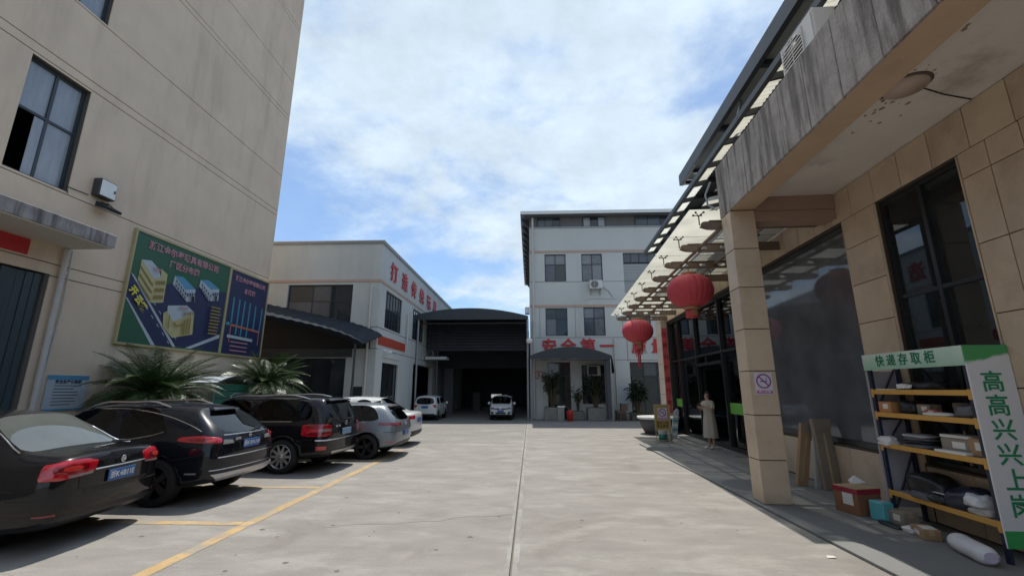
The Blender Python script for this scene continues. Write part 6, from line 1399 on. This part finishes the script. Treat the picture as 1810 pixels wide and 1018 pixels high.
for sg in (1, -1): b = MB(); b.prism([(-.06, sg * .09 - .042, 0), (.19, sg * .095 - .045, 0), (.19, sg * .095 + .045, 0), (-.06, sg * .09 + .042, 0)], (0, 0, .012), WHITE); b.tube([(.10, sg * .095 - .048, .012), (.10, sg * .095, .05), (.10, sg * .095 + .048, .012)], .012, WHITE, 6); b.build('sandal', pe, local=True)
Mp = wmat(pe)
t = thing('mobile_phone', 'dark mobile phone held up by the person in the doorway', 'phone', Mp @ Vector((.385, .02, 1.29)), PI + R(25)); b = MB(); b.prism([(-.02, -.075, -.03), (-.02, .075, -.03), (.02, .075, .04), (.02, -.075, .04)], (.008, 0, -.004), BLACK); b.build('case', t, local=True, bevel=.003)
b = MB(); b.prism([(-.0205, -.068, -.026), (-.0205, .068, -.026), (.0175, .068, .037), (.0175, -.068, .037)], (-.0008, 0, .0005), CGLASS); b.build('screen', t, local=True)

# ------------------------------------------------------------------ grit and scraps on the concrete
gr = MB(); rs = random.Random(11)
for k in range(90):
    x, y = rs.uniform(-3.6, 3.5), 3 + 18 * rs.random() ** 1.3; r_ = rs.uniform(.003, .009)
    gr.lathe([(0, 0), (r_, .001), (r_ * .7, r_ * .8), (0, r_)], (x, y, .0), (mat('grit_dark', (.07, .06, .05), .95), MT['pale_crate'], mat('dry_leaf', (.22, .13, .06), .9))[k % 3], 5)
o = gr.build('gravel'); o['kind'] = 'stuff'
for k, (x, y) in enumerate(((2.55, 4.75), (3.35, 5.6))):
    b = MB(); b.poly([(-.05, -.02, .006), (.04, -.03, .012), (.05, .03, .008), (-.03, .03, .014)], PAPER); o = b.build('paper_scrap', local=True); o.location = (x, y, 0); tag(o, ('tiny white paper scrap on the open concrete, nearest the camera', 'tiny white paper scrap on the concrete close to the pavement edge')[k], 'scrap')
# hairline cracks and oil drips in the yard
CRK = flat('crack_dark', (.09, .08, .07), .95); rs = random.Random(21)
for (x, y), (ex, ey), n in (((-2.8, 6.4), (-.3, 7.3), 22), ((.3, 11.2), (3.6, 10.6), 24), ((-3.2, 10.8), (-1.3, 14.6), 24)):
    pts = []; ox = oy = 0
    for i in range(n + 1):
        u = i / n; ox += rs.uniform(-.05, .05); oy += rs.uniform(-.05, .05); pts.append((x + (ex - x) * u + ox, y + (ey - y) * u + oy))
    q = []
    for (a, c), (d, e) in zip(pts, pts[1:]):
        l = math.hypot(d - a, e - c) or 1; nx, ny = -(e - c) / l * .0035, (d - a) / l * .0035; q.append([(a - nx, c - ny), (d - nx, e - ny), (d + nx, e + ny), (a + nx, c + ny)])
    sheet('road_crack', q, CRK, .0025)
OIL = flat('oil_drip', (.12, .11, .10), .7); b = MB()
for k in range(34):
    x = rs.choice((rs.uniform(-5.2, -2.6), rs.uniform(-3, 3))); y = rs.uniform(4.6, 14); r_ = rs.uniform(.008, .04)
    b.poly([(x + r_ * rs.uniform(.6, 1.2) * math.cos(t_ * .7854), y + r_ * rs.uniform(.6, 1.2) * math.sin(t_ * .7854), .0022) for t_ in range(8)], OIL)
o = b.build('oil_drips'); o['kind'] = 'stuff'
